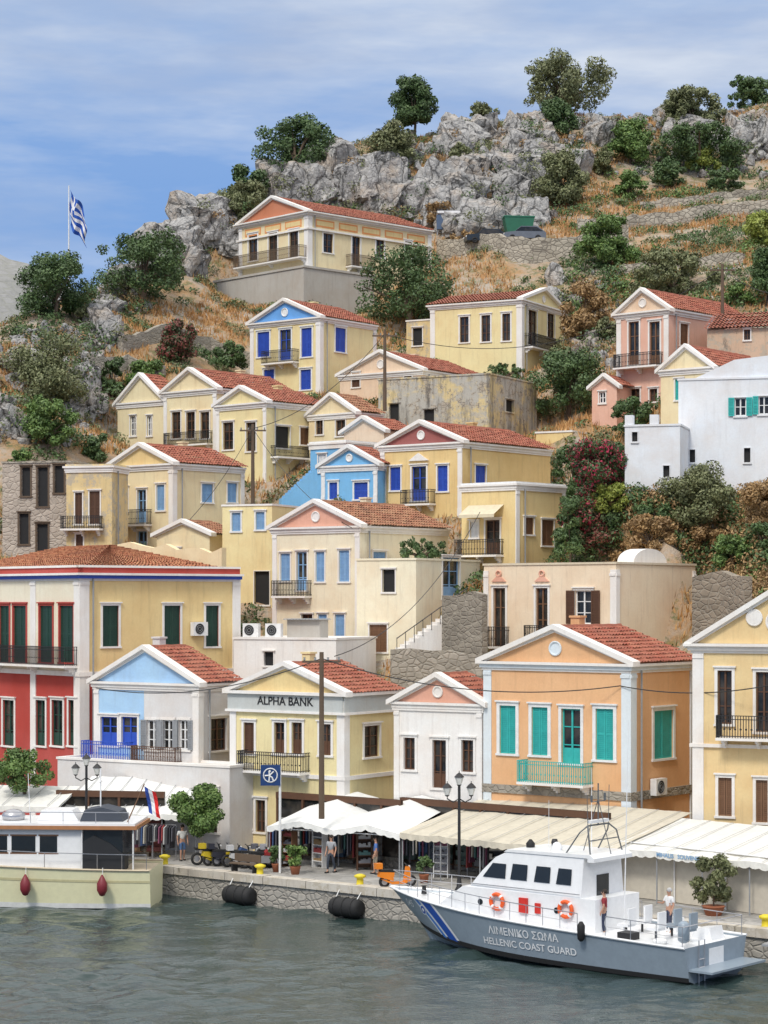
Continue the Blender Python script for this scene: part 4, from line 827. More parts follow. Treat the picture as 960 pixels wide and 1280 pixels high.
pot('potted olive tree on the quay behind the patrol boat stern',892,87,1.6,2.6,FO); pot('terracotta pot with leafy plant right of the sign post',369,100,.9,1.5,FM); pot('potted green plant beside the orange scooter',530,97,.8,1.2,FD); pot('low potted shrub under the beige awning',640,94.5,.9,1.1,FM); pot('potted palm like plant at the foot of the bank sign',345,100.9,.7,1.2,FD)
o=thing('bench','dark wooden bench on the quay left of the yellow bollard','bench',(*G2(306,100.5),GB),R(-38)); MB().box(-.8,-.2,.4,.8,.2,.46).build('seat',WOODP,o); MB().box(-.8,.18,.5,.8,.24,.85).build('backrest',WOODP,o)
for x in (-.65,.65): MB().box(x-.04,-.18,0,x+.04,.2,.4).build('leg',IRON,o)
YP=paint((.75,.6,.03),.5)
def edge_at(px,off=.6):
    t=(px-480)/F; y=(103-.786*10.65)/(1+.786*t)+off; return (t*y,y,GB)
for l,px in (('yellow mooring bollard below the dark bench',325),('yellow mooring bollard near the second rubber fender',450),('yellow mooring bollard beside the stern of the cream yacht',206),('yellow mooring bollard behind the patrol boat stern',957)):
    o=MB().lathe((0,0,0),[(.22,0),(.16,.08),(.15,.32),(.26,.38),(.26,.46),(.1,.52)],12).build('bollard',YP,None,True,loc=edge_at(px)); tag(o,l,'bollard','yellow bollards along the quay edge')
for l,px in (('black cylindrical rubber fender on the quay wall nearer the cream yacht',299),('black cylindrical rubber fender on the quay wall nearer the patrol boat bow',433)):
    x,y,_=edge_at(px,-.5); o=thing('quay_fender',l,'fender',(x,y,.42),R(-38),'rubber fenders on the quay wall'); MB().lathe((0,0,0),[(.2,-.8),(.36,-.77),(.42,-.6),(.42,.6),(.36,.77),(.2,.8)],18,'x').build('body',RUBBER,o,True)
    for xx in (-.5,.0,.5): MB().ring((xx,0,0),.42,.045,'x',20,6).build('rib',RUBBER,o,True)
    for sx in (-.6,.6): MB().tube([(sx,.0,.4),(sx*1.08,.45,.9)],.025,4).build('rope',WHITE,o)
def bike(label,px,D,rz,c,scoot=True,group=None):
    o=thing('scooter' if scoot else 'motorbike',label,'scooter' if scoot else 'motorbike',(*G2(px,D),GB),rz,group); m=paint(c,.3)
    for x in (-.62,.62):
        w=MB().ring((x,0,.27 if scoot else .31),.2 if scoot else .25,.065,'y',18,6).build('wheel',RUBBER,o,True); MB().lathe((x,0,.27 if scoot else .31),[(.14,-.03),(.14,.03)],12,'y').build('rim',CHROME,w)
    if scoot:
        MB().prism([(-.85,.42),(-.2,.25),(.3,.25),(.42,.9),(.52,.92),(.6,.3),(.3,.16),(-.3,.16),(-.6,.3)],'y',-.15,.15).prism([(-.9,.5),(-.25,.3),(-.2,.68),(-.85,.72)],'y',-.17,.17).build('body',m,o)
        MB().prism([(-.85,.73),(-.2,.69),(-.15,.76),(-.4,.82),(-.85,.8)],'y',-.14,.14).build('seat',RUBBER,o)
        MB().box(-1.05,-.15,.85,-.75,.15,1.1).build('top_box',m,o)
    else:
        MB().prism([(-.35,.3),(.2,.28),(.35,.6),(-.1,.66),(-.4,.55)],'y',-.12,.12).build('engine',GREYM,o); MB().prism([(-.1,.66),(.35,.62),(.38,.82),(.1,.92)],'y',-.14,.14).build('tank',m,o); MB().prism([(-.75,.75),(-.1,.7),(-.05,.8),(-.75,.86)],'y',-.12,.12).build('seat',RUBBER,o)
    MB().tube([(.62,0,.27),(.45,0,.95)],.04,6).tube([(.45,-.32,1.02),(.43,0,.96),(.45,.32,1.02)],.022,6).build('handlebar',IRON,o); MB().lathe((.52,0,.88),[(.09,0),(.06,.06)],10,'x').build('headlight',WHITE,o)
bike('bright orange scooter parked near the quay edge',497,95.5,R(20),(.85,.25,.02))
for i,(l,px,D,c,sc,rz) in enumerate([('dark motorbike parked leftmost in the row by the street tree',262,103.6,(.05,.05,.06),False,20),('yellow trimmed scooter second from left in the row',275,103.4,(.6,.45,.03),True,25),('black scooter third from left in the parked row',287,103.1,(.03,.03,.04),True,15),('blue motorbike fourth from left in the parked row',299,102.9,(.04,.08,.2),False,28),('white scooter in the middle of the parked row',310,102.6,(.6,.6,.6),True,22),('black motorbike just right of the white scooter in the row',321,102.3,(.03,.03,.03),False,16),('dark red motorbike third from right in the parked row',331,102.0,(.3,.03,.03),False,25),('grey scooter second from right in the parked row',341,103.2,(.15,.15,.17),True,20),('silver scooter at the right end of the parked row',352,102.9,(.4,.4,.42),True,12)]): bike(l,px,D,R(rz),c,sc,'two wheelers parked on the quay')
def car(label,px,py,c,rz):
    p=hit(px,py); o=thing('parked_car',label,'car',p+Vector((0,0,.35)),rz); m=paint(c,.25,.3)
    MB().prism([(-2,.3),(2,.3),(2.05,.7),(1.9,.85),(1.0,.95),(.4,1.45),(-1.2,1.45),(-1.9,.95),(-2.05,.8)],'y',-.82,.82).build('body',m,o)
    MB().prism([(.95,.97),(.4,1.38),(-1.1,1.38),(-1.75,.97)],'y',-.835,.835).build('windows',GLASS,o)
    for x in (-1.25,1.25):
        for y in (-.8,.8): MB().ring((x,y,.32),.22,.1,'y',14,6).build('wheel',RUBBER,o,True)
    for y in (-.6,.6): MB().box(2.03,y-.15,.62,2.08,y+.15,.78).build('headlight',WHITE,o)
car('dark parked car on the road under the cliff',607,312,(.04,.05,.06),R(190)); car('grey car parked further right on the road under the cliff',655,310,(.2,.21,.23),R(185))
p=hit(562,296); o=thing('solar_panel','tilted dark solar panel frame beside the hilltop mansion','solar panel',p); MB().add([(-1.3,0,.6),(1.3,0,.6),(1.3,.9,2.2),(-1.3,.9,2.2),(-1.3,.05,.55),(1.3,.05,.55),(1.3,.95,2.15),(-1.3,.95,2.15)],[(0,1,2,3),(7,6,5,4),(0,4,5,1),(3,2,6,7)]).build('panel',paint((.03,.06,.12),.15),o)
for sx in (-1.2,1.2): MB().tube([(sx,.1,0),(sx,.9,2.1),(sx,.9,0)],.04,5).build('frame',CHROME,o)
MB().lathe((-1.2,1.1,2.4),[(.28,0),(.28,2.3)],12,'x').build('tank',CHROME,o)
p=hit(648,296); o=thing('skip_container','dark green metal skip container under the cliff beside the cars','container',p+Vector((0,0,.3)),R(5)); MB().prism([(-1.2,0),(1.2,0),(1.5,1.5),(-1.5,1.5)],'y',-.8,.8).build('body',paint((.02,.14,.08),.6),o); MB().box(-1.55,-.86,1.5,1.55,.86,1.6).build('lid',paint((.03,.2,.12),.6),o)
def acat(label,q,rz):
    o=thing('air_conditioner',label,'air conditioner',q,rz)
    MB().box(-.48,0,-.38,.48,.33,.38).build('casing',WHITE,o); mb=MB()
    for r_ in (.1,.2,.3): mb.ring((-.08,-.01,0),r_,.012,'y',18,4)
    mb.build('fan_grille',GREYM,o); MB().lathe((-.08,-.0,0),[(.3,-.004),(.3,.003)],18,'y').build('fan',DARK,o)
def ac(label,h,f,px,py,n=.05):
    u,z=h.uz(f,px,py); acat(label,h.wp(u,-n-.35,z) if f=='F' else h.wp(n+.35,u,z),h.a+(0 if f=='F' else PI/2))
ac('white air conditioner between the green shutters of the crimson mansion side',HA,'S',246,786); ac('white air conditioner low on the orange house side wall',HE,'S',818,983)
acat('left air conditioner standing on the white service block roof',HY1.wp(-5.6,.8,HY1.h+.5),HY1.a); acat('right air conditioner standing on the white service block roof',HY1.wp(-4.2,.8,HY1.h+.5),HY1.a)
q=HY1.wp(-2.6,1.4,HY1.h); o=thing('roof_shelter','small grey corrugated shelter on the white service block roof','shelter',q,HY1.a); MB().box(-1,0,0,1,1.2,1.1).build('wall',CONC,o); mb=MB()
for k in range(12): mb.prism([(-1.15+k*.19,1.1),(-1.05+k*.19,1.16),(-.96+k*.19,1.1)],'y',-.3,1.4)
mb.build('roof',GREYM,o)
# ---------------------------------------------------------------- people
def skin(name,vs,es,rs,m,parent,sub=1):
    me=bpy.data.meshes.new(name); me.from_pydata(vs,es,[]); me.materials.append(m); o=bpy.data.objects.new(name,me); COL.objects.link(o); o.parent=parent
    md=o.modifiers.new('skin','SKIN'); md.use_smooth_shade=True
    for i,r_ in enumerate(rs): me.skin_vertices[0].data[i].radius=(r_,r_)
    me.skin_vertices[0].data[0].use_root=True
    s=o.modifiers.new('sub','SUBSURF'); s.levels=sub; s.render_levels=sub; return o
SK=paint((.5,.28,.19),.6)
def person(label,loc,rz,shirt,trous,hair=(.03,.02,.015),armsR=None,stride=0.,short=False):
    o=thing('person',label,'person',loc,rz); V=[];E=[];Rr=[]
    def a(p,r_,par=None):
        V.append(p); Rr.append(r_)
        if par is not None: E.append((par,len(V)-1))
        return len(V)-1
    pel=a((0,0,.96),.12); be=a((0,0,1.12),.11,pel); ch=a((0,0,1.32),.135,be); nk=a((0,0,1.47),.05,ch); hb=a((0,.015,1.56),.075,nk); hd=a((0,.015,1.65),.092,hb); a((0,0,1.735),.06,hd)
    pose={}
    for s in (-1,1):
        sh=a((s*.19,0,1.40),.06,ch)
        el,wr=(((s*.25,-.02,1.13),(s*.25,.08,.9)) if not (armsR and s==1) else armsR)
        e=a(el,.042,sh); w=a(wr,.027,e); d=(Vector(wr)-Vector(el)).normalized(); pm=a(tuple(Vector(wr)+d*.07),.03,w)
        for k in range(4): q=Vector(wr)+d*(.15+.02*(k in(1,2)))+Vector((0,(k-1.5)*.022,0)); a(tuple(q),.009,pm)
        a(tuple(Vector(wr)+d*.08+Vector((-s*.02,.05,0))),.01,w)
        st=stride*s; hp=a((s*.09,0,.9),.085,pel); kn=a((s*.1,.05+st*.5,.5),.055,hp); an=a((s*.1,st-.03,.09),.037,kn); a((s*.11,st+.13,.035),.032,an); pose[s]=(el,wr,(s*.1,.05+st*.5,.5),(s*.1,st-.03,.09))
    skin('body',V,E,Rr,SK,o)
    V2=[(0,0,1.0),(0,0,1.14),(0,0,1.33),(0,0,1.43)]; E2=[(0,1),(1,2),(2,3)]; R2=[.135,.125,.15,.08]
    for s in (-1,1):
        V2.append((s*.19,0,1.40)); R2.append(.072); E2.append((2,len(V2)-1)); m_=Vector((s*.19,0,1.4)).lerp(Vector(pose[s][0]),.75); V2.append(tuple(m_)); R2.append(.058); E2.append((len(V2)-2,len(V2)-1))
    skin('shirt',V2,E2,R2,paint(shirt,.9),o)
    V3=[(0,0,.98),(0,0,.93)]; E3=[(0,1)]; R3=[.132,.13]
    for s in (-1,1):
        k,an=Vector(pose[s][2]),Vector(pose[s][3]); V3.append((s*.09,0,.86)); R3.append(.1); E3.append((1,len(V3)-1)); V3.append(tuple(k)); R3.append(.07); E3.append((len(V3)-2,len(V3)-1))
        if not short: V3.append(tuple(k.lerp(an,.85))); R3.append(.058); E3.append((len(V3)-2,len(V3)-1))
        MB().box(s*.11-.045,an.y-.07,0,s*.11+.045,an.y+.2,.07).build('shoe',IRON,o)
    skin('trousers',V3,E3,R3,paint(trous,.9),o)
    MB().lathe((0,-.015,1.62),[(.101,0),(.107,.06),(.09,.115),(.04,.15),(.01,.155)],12).build('hair',paint(hair,.8),o,True)
    MB().add([(0,.13,1.63),(-.015,.1,1.61),(.015,.1,1.61),(0,.1,1.66)],[(0,1,2),(0,2,3),(0,3,1)]).build('nose',SK,o)
    for s in (-1,1): MB().lathe((s*.035,.1,1.665),[(.004,-.01),(.011,0),(.004,.01)],6).build('eye',DARK,o); MB().lathe((s*.096,.01,1.64),[(.01,-.03),(.018,0),(.01,.03)],6).build('ear',SK,o)
    MB().box(-.022,.1,1.595,.022,.108,1.602).build('mouth',paint((.3,.1,.08),.6),o)
    return o
person('pedestrian in grey shirt and dark trousers walking under the awning',(*G2(414,100.6),GB),R(150),(.35,.36,.38),(.04,.05,.07),stride=.18)
person('pedestrian in white top beside the clothes left of the bank',(*G2(228,105.3),GB),R(200),(.7,.7,.68),(.08,.15,.3),stride=.1,short=True)
person('visitor in blue shirt standing under the peaked awning',(*G2(470,100),GB),R(90),(.1,.2,.5),(.3,.26,.2),stride=.1,short=True)
# ---------------------------------------------------------------- boats
class Hull:
    def __init__(s,L,B,zs0,zs1,rake=1.2,p=2.3,ch=.05,ex=1.8): s.L,s.B,s.z0,s.z1,s.rake,s.p,s.ch,s.ex=L,B,zs0,zs1,rake,p,ch,ex
    def hb(s,t): return s.B/2*((.92+.08*min(1,t/.4)) if t<.45 else max(.0,1-((t-.45)/.55)**s.p))
    def zs(s,t): return s.z0+(s.z1-s.z0)*t**s.ex
    def pt(s,t,q,side=1,off=0):
        b=s.hb(t); zc=s.ch+.55*t**3; z=zc+(s.zs(t)-zc)*q; y=b*((.86-.25*t**3)+(.14+.25*t**3)*q)+off
        return (t*s.L-(1-q)*s.rake*t**4,side*y,z)
    def build(s,m,mdeck,root,boot):
        N=36; mb=MB()
        for i in range(N+1):
            t=i/N; row=[(t*s.L-s.rake*1.5*t**4,0,-.6)]+[s.pt(t,q) for q in (0,.33,.66,1)]
            mb.v+=row+[(x,-y,z) for x,y,z in row]
        for i in range(N):
            a=i*10; b=a+10
            for k in range(4): mb.f+=[(a+k,b+k,b+k+1,a+k+1),(a+5+k,a+6+k,b+6+k,b+5+k)]
        mb.f.append((0,1,2,3,4,9,8,7,6,5)); o=mb.build('hull',m,root,False)
        mb=MB()
        for i in range(N+1):
            p=s.pt(i/N,.93); mb.v+=[(p[0],p[1]*.985,p[2]),(p[0],-p[1]*.985,p[2])]
        mb.f=[(2*i,2*i+1,2*i+3,2*i+2) for i in range(N)]; mb.build('deck',mdeck,root)
        for sd in (1,-1): MB().tube([Vector(s.pt(i/N,1,sd,.02)) for i in range(N+1)],.05,6).build('gunwale',mdeck,root)
        for sd in (1,-1):
            mb=MB()
            for i in range(N+1): a=s.pt(i/N,0,sd,.012); b=s.pt(i/N,.1,sd,.012); mb.v+=[(a[0],a[1],a[2]-.05),b]
            mb.f+=[(2*i,2*i+2,2*i+3,2*i+1) for i in range(N)]; mb.build('boot_stripe',boot,root)
        return o
    def decal(s,name,fn,m,root,nx=10,ny=6,side=1,off=.018):
        mb=MB()
        for i in range(nx+1):
            for j in range(ny+1): t,q=fn(i/nx,j/ny); mb.v.append(s.pt(t,q,side,off))
        mb.f=[(i*(ny+1)+j,(i+1)*(ny+1)+j,(i+1)*(ny+1)+j+1,i*(ny+1)+j+1) for i in range(nx) for j in range(ny)]; mb.build(name,m,root)
    def onside(s,X,Z,off=.03):
        t=X/s.L
        for _ in range(4):
            lo=s.pt(t,0); hi=s.pt(t,1); q=(Z-lo[2])/(hi[2]-lo[2]); t=(X+(1-q)*s.rake*t**4)/s.L
        return s.pt(t,q,1,off)
    def text(s,body,size,xc,zc,m,root):
        v,f=text_geo(body,size,.0); mb=MB(); mb.add([s.onside(xc-x,zc+y) for x,y,z in v],f); mb.build('lettering',m,root)
BW=paint((.82,.83,.84),.3,0,.1); HG=paint((.27,.33,.39),.35,0,.14); BGL=paint((.015,.02,.025),.08); OR_=paint((.85,.12,.02),.45); DBL=paint((.015,.09,.45),.4)
L=15.8; CO=Vector((12.35,80.3,0)); CA=139.8
cg=thing('patrol_boat','grey hulled coast guard patrol boat with white wheelhouse moored at the right','boat',CO,R(CA)); hu=Hull(L,4.7,1.3,2.0,1.7,ex=1.3); hu.build(HG,BW,cg,DARK)
hu.decal('hull_stripe',lambda u,v:(.715+.10*u+.06*v,.02+v*.94),BW,cg,off=.014); hu.decal('hull_stripe',lambda u,v:(.728+.045*u+.06*v,.02+v*.93),DBL,cg,off=.02); hu.decal('hull_stripe',lambda u,v:(.786+.018*u+.06*v,.02+v*.93),paint((.05,.22,.65),.4),cg,off=.022)
hu.text('ΛΙΜΕΝΙΚΟ ΣΩΜΑ',.42,7.3,1.10,BW,cg); hu.text('HELLENIC COAST GUARD',.39,7.1,.64,BW,cg); hu.text('045',.44,14.2,1.52,BW,cg)
for rr,mm,of in ((.22,BW,.028),(.17,DBL,.034),(.08,BW,.04)):
    mb=MB(); mb.v=[hu.onside(13.1,1.4,of)]+[hu.onside(13.1+rr*math.cos(k*PI/10),1.4+rr*math.sin(k*PI/10),of) for k in range(20)]; mb.f=[(0,1+k,1+(k+1)%20) for k in range(20)]; mb.build('emblem',mm,cg)
cb=MB(); cb.prism([(4.4,1.1),(12.1,1.5),(11.9,1.85),(10.8,2.6),(4.4,2.6)],'y',-1.5,1.5); lower=cb.build('cabin',BW,cg)
dz=.25; cb=MB()
pr=[(5.1,2.6),(10.5,2.6),(9.9,3.3),(9.3,3.85),(8.8,4.08),(5.1,4.12)]; n_=len(pr)
cb.v=[(x,-1.45+.12*(z-2.5),z) for x,z in pr]+[(x,1.45-.12*(z-2.5),z) for x,z in pr]; cb.f=[tuple(range(n_)),tuple(range(2*n_-1,n_-1,-1))]+[(i,(i+1)%n_,(i+1)%n_+n_,i+n_) for i in range(n_)]
wh=cb.build('wheelhouse',BW,cg); MB().prism([(4.6,4.13),(8.9,4.09),(8.7,4.2),(4.8,4.26)],'y',-1.3,1.3).box(4.6,-1.3,3.98,4.9,1.3,4.13).build('roof',BW,cg)
for sd in (1,-1):
    for (a,b) in ((5.6,6.3),(6.6,7.35),(7.7,8.5)):
        MB().add([(a,sd*1.415,3.05),(b,sd*1.415,3.05),(b-.08,sd*1.345,3.66),(a,sd*1.345,3.66)],[(0,1,2,3)]).build('side_window',BGL,wh)
    MB().add([(8.75,sd*1.415,3.05),(9.85,sd*1.415,3.05),(9.4,sd*1.345,3.62),(8.75,sd*1.345,3.62)],[(0,1,2,3)]).build('side_window',BGL,wh)
    for xx in (6.2,9.9): MB().lathe((xx,sd*1.51,2.05),[(.12,-.01),(.12,.015)],14,'y').build('porthole',BGL,lower)
    MB().tube([(5.1,sd*1.55,2.75),(10.4,sd*1.5,2.75)],.02,5).build('grab_rail',CHROME,wh)
for k in range(3):
    y0=-1.08+k*.75; MB().add([(10.16,y0,3.03),(10.16,y0+.64,3.03),(9.5,y0+.62,3.7),(9.5,y0+.02,3.7)],[(0,1,2,3)]).build('windscreen',BGL,wh)
MB().box(5.07,-.4,1.3,5.1,.4,3.4).build('cabin_door',BGL,wh)
def onb(x,y,z): return CO+Matrix.Rotation(R(CA),3,'Z')@Vector((x,y,z))
for xx,l in ((9.0,'orange life ring nearer the bow on the patrol boat cabin'),(5.7,'orange life ring nearer the stern on the patrol boat cabin')):
    q=thing('life_ring',l,'life ring',onb(xx,1.62,2.15),R(CA))
    MB().ring((0,0,0),.29,.08,'y',24,8).build('ring',OR_,q,True)
    for k in range(4):
        w=PI/4+k*PI/2; MB().tube([(.29*math.cos(w-.15),0,.29*math.sin(w-.15)),(.29*math.cos(w+.15),0,.29*math.sin(w+.15))],.087,8).build('band',BW,q)
MB().box(7.55,1.51,1.8,7.95,1.6,2.4).build('fire_box',RED,cg); MB().box(6.95,1.51,1.85,7.2,1.57,2.25).build('notice_board',RED,cg)
mb=MB()
for sd in (1,-1): mb.tube([(4.9,sd*1.1,3.9+dz),(5.1,sd*.95,4.8+dz),(5.3,sd*.7,5.05+dz)],.035,6).tube([(6.1,sd*1.1,3.9+dz),(5.5,sd*.95,4.8+dz),(5.3,sd*.7,5.05+dz)],.03,6)
mb.tube([(5.3,-.7,5.3),(5.3,.7,5.3)],.035,6).tube([(5.05,-1.0,4.75),(5.05,1.0,4.75)],.025,6).tube([(5.3,0,5.3),(5.3,0,6.9)],.03,6).tube([(5.3,-.45,6.2),(5.3,.45,6.2)],.02,5).tube([(5.3,-.3,6.6),(5.3,.3,6.6)],.018,5); mb.tube([(5.3,.7,5.3),(5.3,.75,6.5)],.014,5).tube([(5.3,-.7,5.3),(5.3,-.75,6.8)],.014,5)
mb.tube([(4.7,0,4.2),(5.3,0,6.3)],.018,5).tube([(6.0,0,4.2),(5.3,0,6.3)],.018,5).tube([(5.3,-.45,6.2),(5.3,-.45,6.5)],.05,6).tube([(5.3,.45,6.2),(5.3,.45,6.45)],.05,6); mb.build('radar_arch',paint((.12,.13,.14),.5),cg)
MB().box(5.2,-.6,5.38,5.4,.6,5.5).build('radar',BW,cg); MB().lathe((6.9,.5,4.15),[(.18,0),(.22,.18),(.15,.34),(.05,.4)],12).build('radome',BW,cg,True); MB().lathe((7.8,-.6,4.13),[(.1,0),(.14,.25),(.1,.38)],10,'z').build('searchlight',IRON,cg,True)
MB().tube([(3.5,.9,1.2),(3.3,.9,9.4)],[.03,.012],5).build('whip_antenna',BW,cg); MB().tube([(6.3,-1,4.1),(6.3,-1,7.4)],[.02,.008],5).build('whip_antenna',BW,cg); MB().tube([(7.0,.9,4.1),(7.0,.9,6.2)],[.015,.008],5).build('whip_antenna',BW,cg); MB().lathe((8.4,.2,4.12),[(.16,0),(.18,.24),(.05,.4)],10).build('horn',DARK,cg,True)
for sd in (1,-1):
    mb=MB(); pts=[Vector(hu.pt(t,1,sd,-.1))+Vector((0,0,.7)) for t in [.3+.05*i for i in range(14)]]+[Vector((L-.15,0,hu.zs(1)+.7))]; mb.tube(pts,.02,5); mb.tube([p-Vector((0,0,.33)) for p in pts],.012,4)
    for p in pts[:-1]: mb.tube([p-Vector((0,0,.7)),p],.016,4)
    mb.build('bow_rail',CHROME,cg)
    mb=MB(); pts=[Vector(hu.pt(t,1,sd,-.08))+Vector((0,0,.75)) for t in (.01,.08,.15,.22)]; mb.tube(pts,.02,5); mb.tube([p-Vector((0,0,.38)) for p in pts],.012,4)
    for p in pts: mb.tube([p-Vector((0,0,.75)),p],.016,4)
    mb.build('stern_rail',CHROME,cg)
MB().tube([Vector(hu.pt(.01,1,1,-.08))+Vector((0,0,.75)),Vector(hu.pt(.01,1,-1,-.08))+Vector((0,0,.75))],.02,5).build('stern_rail',CHROME,cg)
MB().box(-1.0,-1.9,.42,0,1.9,.5).build('swim_platform',HG,cg); MB().box(-.02,-.5,.5,0,.5,1.1).build('transom_panel',BW,cg)
mb=MB()
for i in range(4): mb.tube([(-.06,.9,-.1+.3*i),(-.06,1.3,-.1+.3*i)],.02,4)
mb.tube([(-.06,.9,-.2),(-.06,.9,1.5)],.025,4).tube([(-.06,1.3,-.2),(-.06,1.3,1.5)],.025,4); mb.build('boarding_ladder',CHROME,cg)
for i,(x,y) in enumerate(((3.4,.9),(3.4,-.2),(2.0,1.0),(2.0,-.1),(1.0,.4))):
    s_=MB().box(x-.25,y-.25,1.65,x+.25,y+.25,1.75).box(x-.3,y-.25,1.75,x-.22,y+.25,2.35).build('seat',BW if i<3 else HG,cg); MB().tube([(x,y,1.2),(x,y,1.65)],.05,6).build('pedestal',IRON,s_)
MB().box(2.4,-1.6,1.2,3.1,-1.0,1.8).build('locker',BW,cg); MB().prism([(.5,1.2),(1.4,1.2),(1.3,1.6),(.6,1.7)],'y',-1.4,-.5).build('engine_hatch',BW,cg)
MB().box(2.6,1.2,1.2,3.2,1.8,1.55).build('crate',IRON,cg); MB().ring((1.5,1.5,1.35),.22,.07,'z',16,6).build('rope_coil',WHITE,cg)
MB().lathe((4.4,2.44,1.55),[(.05,-.4),(.14,-.3),(.15,.2),(.06,.35)],10).build('fender',DARK,cg,True); MB().lathe((.4,1.6,1.8),[(.1,-.4),(.22,-.3),(.22,.3),(.1,.4)],10).build('life_raft',HG,cg,True)
MB().lathe((14.0,0,1.85),[(.12,0),(.08,.3),(.16,.34)],10).build('anchor_winch',IRON,cg); MB().prism([(12.3,1.65),(13.3,1.75),(13.3,1.95),(12.3,1.88)],'y',-.4,.4).build('deck_hatch',BW,cg)
person('man in dark red shirt standing behind the patrol boat wheelhouse',onb(4.4,.9,1.2),R(75),(.28,.03,.04),(.03,.04,.08))
person('man in white shirt and cap on the open stern deck of the patrol boat',onb(2.7,-1.0,1.2),R(120),(.75,.75,.75),(.05,.06,.1),hair=(.5,.5,.5),armsR=((.28,.08,1.15),(.2,.3,1.2)))
CRM=paint((.80,.77,.50),.35,0,.1)
ya=thing('motor_yacht','cream hulled wooden motor yacht with white cabin at the left edge','boat',(-10.5,99.7,0),R(177)); yh=Hull(16,4.3,1.75,2.6,1.5); yh.build(CRM,paint((.6,.5,.35),.6),ya,paint((.75,.75,.72),.4))
yh.decal('rub_rail',lambda u,v:(u*.98,.66+.06*v),paint((.62,.57,.33),.4),ya,30,1)
cb=MB().prism([(3.2,1.6),(11,1.9),(10.3,3.6),(3.2,3.6)],'y',-1.6,1.6).build('cabin',BW,ya)
MB().prism([(.7,3.75),(10.8,3.75),(10.9,3.85),(.7,3.85)],'y',-1.85,1.85).build('roof',BW,ya); MB().box(.6,-1.9,3.58,10.9,1.9,3.745).build('roof_trim',paint((.42,.19,.08),.5),ya)
for a,b in ((4.3,5.1),(5.3,6.4),(6.6,7.7),(7.9,8.9)): w_=MB().box(a,1.602,2.5,b,1.62,3.25).build('cabin_window',BGL,cb); MB().box(a-.06,1.601,2.43,b+.06,1.61,2.5).box(a-.06,1.601,3.25,b+.06,1.61,3.32).build('window_trim',WOOD,w_)
MB().box(1.3,1.55,1.75,3.1,1.6,3.58).box(1.3,-1.6,1.75,1.35,1.55,3.58).build('dark_screen',BGL,ya)
MB().prism([(1.2,1.7),(3.15,1.7),(3.15,3.0),(2.6,3.3),(1.8,2.9),(1.2,2.4)],'y',.6,1.7).build('dark_cover',paint((.02,.022,.026),.8),ya)
for x in (.8,3.15): MB().tube([(x,1.7,1.7),(x,1.7,3.6)],.04,6).build('roof_post',WHITE,ya)
mb=MB(); pts=[Vector(yh.pt(t,1,1,-.1))+Vector((0,0,.7)) for t in (.01,.08,.15,.3,.45)]; mb.tube(pts,.02,5)
for p in pts: mb.tube([p-Vector((0,0,.7)),p],.018,4)
mb.build('deck_rail',CHROME,ya); mb=MB(); mb.tube([(x,1.75,4.35) for x in (1,4,7,10)],.02,5)
for x in (1,2.5,4,5.5,7,8.5,10): mb.tube([(x,1.75,3.85),(x,1.75,4.35)],.016,4)
mb.build('roof_rail',CHROME,ya)
MB().prism([(3.5,3.86),(5.4,3.86),(5.2,4.35),(3.8,4.35)],'y',-.7,.7).build('flybridge_console',BW,ya); MB().lathe((6.6,.3,3.86),[(.5,0),(.55,.25),(.3,.45),(.05,.5)],14).build('tender_cover',CHROME,ya,True)
MB().prism([(1.4,3.86),(3.4,3.86),(3.2,4.35),(2.4,4.5),(1.6,4.3)],'y',-.9,.9).build('rolled_canopy',paint((.05,.06,.08),.8),ya); mb=MB().tube([(2.6,0,3.85),(2.6,0,6.2)],.035,5).tube([(2.6,-.5,5.6),(2.6,.5,5.6)],.025,5); mb.build('mast',BW,ya); MB().tube([(5.8,.4,3.85),(5.9,.4,6.0)],.015,4).build('aerial',BW,ya)
st=MB().tube([(1.2,1.0,3.8),(.4,1.0,5.6)],.03,5).build('flagstaff',WOOD,ya)
for k,c in enumerate(((.02,.06,.3),(.8,.8,.8),(.7,.02,.02))):
    mb=MB()
    for i in range(7): z=5.5-i*.2; x=.45+i*.035; mb.v+=[(x+.18*k,1.02+.08*math.sin(i*1.1+k),z-.10*k),(x+.18*(k+1),1.02+.08*math.sin(i*1.1+k+1),z-.10*(k+1))]
    mb.v=[(.85-v[0],v[1],v[2]) for v in mb.v]; mb.f=[(2*i,2*i+1,2*i+3,2*i+2) for i in range(6)]; mb.build('ensign_band',paint(c,.8),st)
for x in (2.1,5.6): f_=MB().lathe((x,2.35,1.05),[(.03,.55),(.12,.4),(.24,.15),(.24,-.15),(.12,-.38),(.03,-.42)],12).build('fender',paint((.2,.02,.03),.5),ya,True); MB().tube([(x,2.3,1.5),(x,2.2,1.9)],.015,4).build('rope',WHITE,f_)
o=thing('gangway','grey folding gangway between the patrol boat stern and the quay','gangway',(14.5,81.6,.9),R(60)); MB().box(0,-.25,0,3,.25,.08).build('plank',GREYM,o); MB().tube([(0,-.25,.05),(0,-.25,.9),(3,-.25,.9),(3,-.25,.05)],.02,5).build('handrail',CHROME,o)
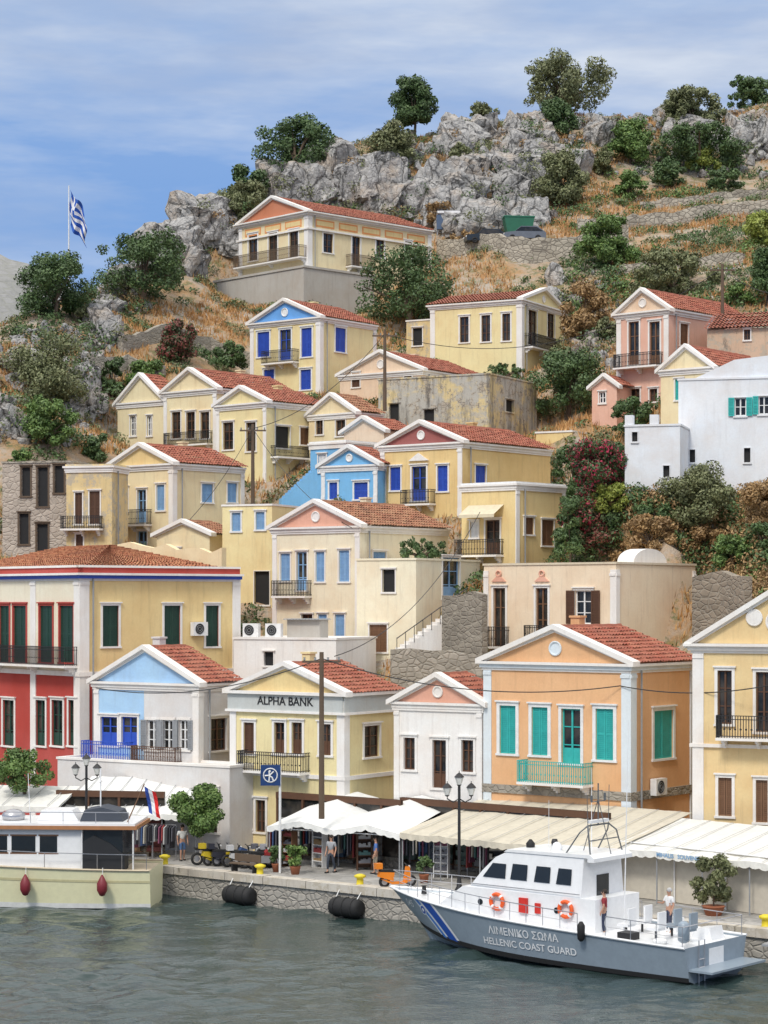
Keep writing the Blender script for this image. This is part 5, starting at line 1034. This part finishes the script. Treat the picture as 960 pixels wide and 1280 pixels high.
# ---------------------------------------------------------------- world, light, camera
w=bpy.data.worlds.new('World'); SC.world=w; w.use_nodes=True; nt=w.node_tree; nt.nodes.clear()
out=nd(nt,'ShaderNodeOutputWorld'); sky=nd(nt,'ShaderNodeTexSky',sky_type='NISHITA'); sky.sun_disc=False; sky.sun_elevation=R(48); sky.sun_rotation=R(205)
b1=nd(nt,'ShaderNodeBackground'); b1.inputs[1].default_value=.1; nt.links.new(sky.outputs[0],b1.inputs[0])
tc=nd(nt,'ShaderNodeTexCoord').outputs['Generated']; sp=nd(nt,'ShaderNodeSeparateXYZ'); nt.links.new(tc,sp.inputs[0])
grad=ramp(nt,sp.outputs[2],[(0,(.34,.48,.76)),(.13,(.18,.37,.76)),(.2,(.21,.39,.76)),(.28,(.38,.52,.78)),(.5,(1.1,1.12,1.15)),(1,(1.4,1.4,1.4))])
tilt=nd(nt,'ShaderNodeMapping'); tilt.inputs['Rotation'].default_value=(0,R(-18),0); tilt.inputs['Scale'].default_value=(1.4,1.4,7); nt.links.new(tc,tilt.inputs[0])
cl=noi(nt,tilt.outputs[0],2.8,6,.6); cf=ramp(nt,cl,[(.38,.05),(.62,1)])
hgt=ramp(nt,sp.outputs[2],[(.10,.25),(.17,.6),(.25,1)]); cfm=nd(nt,'ShaderNodeMath',operation='MULTIPLY'); nt.links.new(cf,cfm.inputs[0]); nt.links.new(hgt,cfm.inputs[1])
cl2=noi(nt,mapn(nt,tc,(2.0,2.0,9)),4.1,5,.55); ccol=ramp(nt,cl2,[(.36,(.46,.55,.74)),(.64,(.74,.80,.90))])
colr=mix(nt,cfm.outputs[0],grad,ccol); colr=mix(nt,ramp(nt,sp.outputs[2],[(.34,0),(.5,1)]),colr,(1.45,1.45,1.45)); b2=nd(nt,'ShaderNodeBackground'); b2.inputs[1].default_value=1.0; nt.links.new(colr,b2.inputs[0])
ms=nd(nt,'ShaderNodeMixShader'); ms.inputs[0].default_value=.9; nt.links.new(b1.outputs[0],ms.inputs[1]); nt.links.new(b2.outputs[0],ms.inputs[2]); nt.links.new(ms.outputs[0],out.inputs[0])
sl=bpy.data.lights.new('sun','SUN'); sl.energy=2.1; sl.angle=R(12); sl.color=(1,.95,.87); so=bpy.data.objects.new('sun',sl); COL.objects.link(so)
dv=Vector((math.sin(R(205))*math.cos(R(48)),math.cos(R(205))*math.cos(R(48)),math.sin(R(48)))); so.rotation_euler=dv.to_track_quat('Z','Y').to_euler()
cam=bpy.data.cameras.new('camera'); co=bpy.data.objects.new('camera',cam); COL.objects.link(co); co.location=(0,0,CH); co.rotation_euler=(PI/2,0,0)
cam.sensor_fit='HORIZONTAL'; cam.sensor_width=36; cam.lens=36*F/960; cam.shift_y=(HY-640)/960; cam.clip_end=4000; cam.clip_start=.5; SC.camera=co
SC.view_settings.view_transform='Standard'; SC.view_settings.look='None'; SC.view_settings.exposure=0
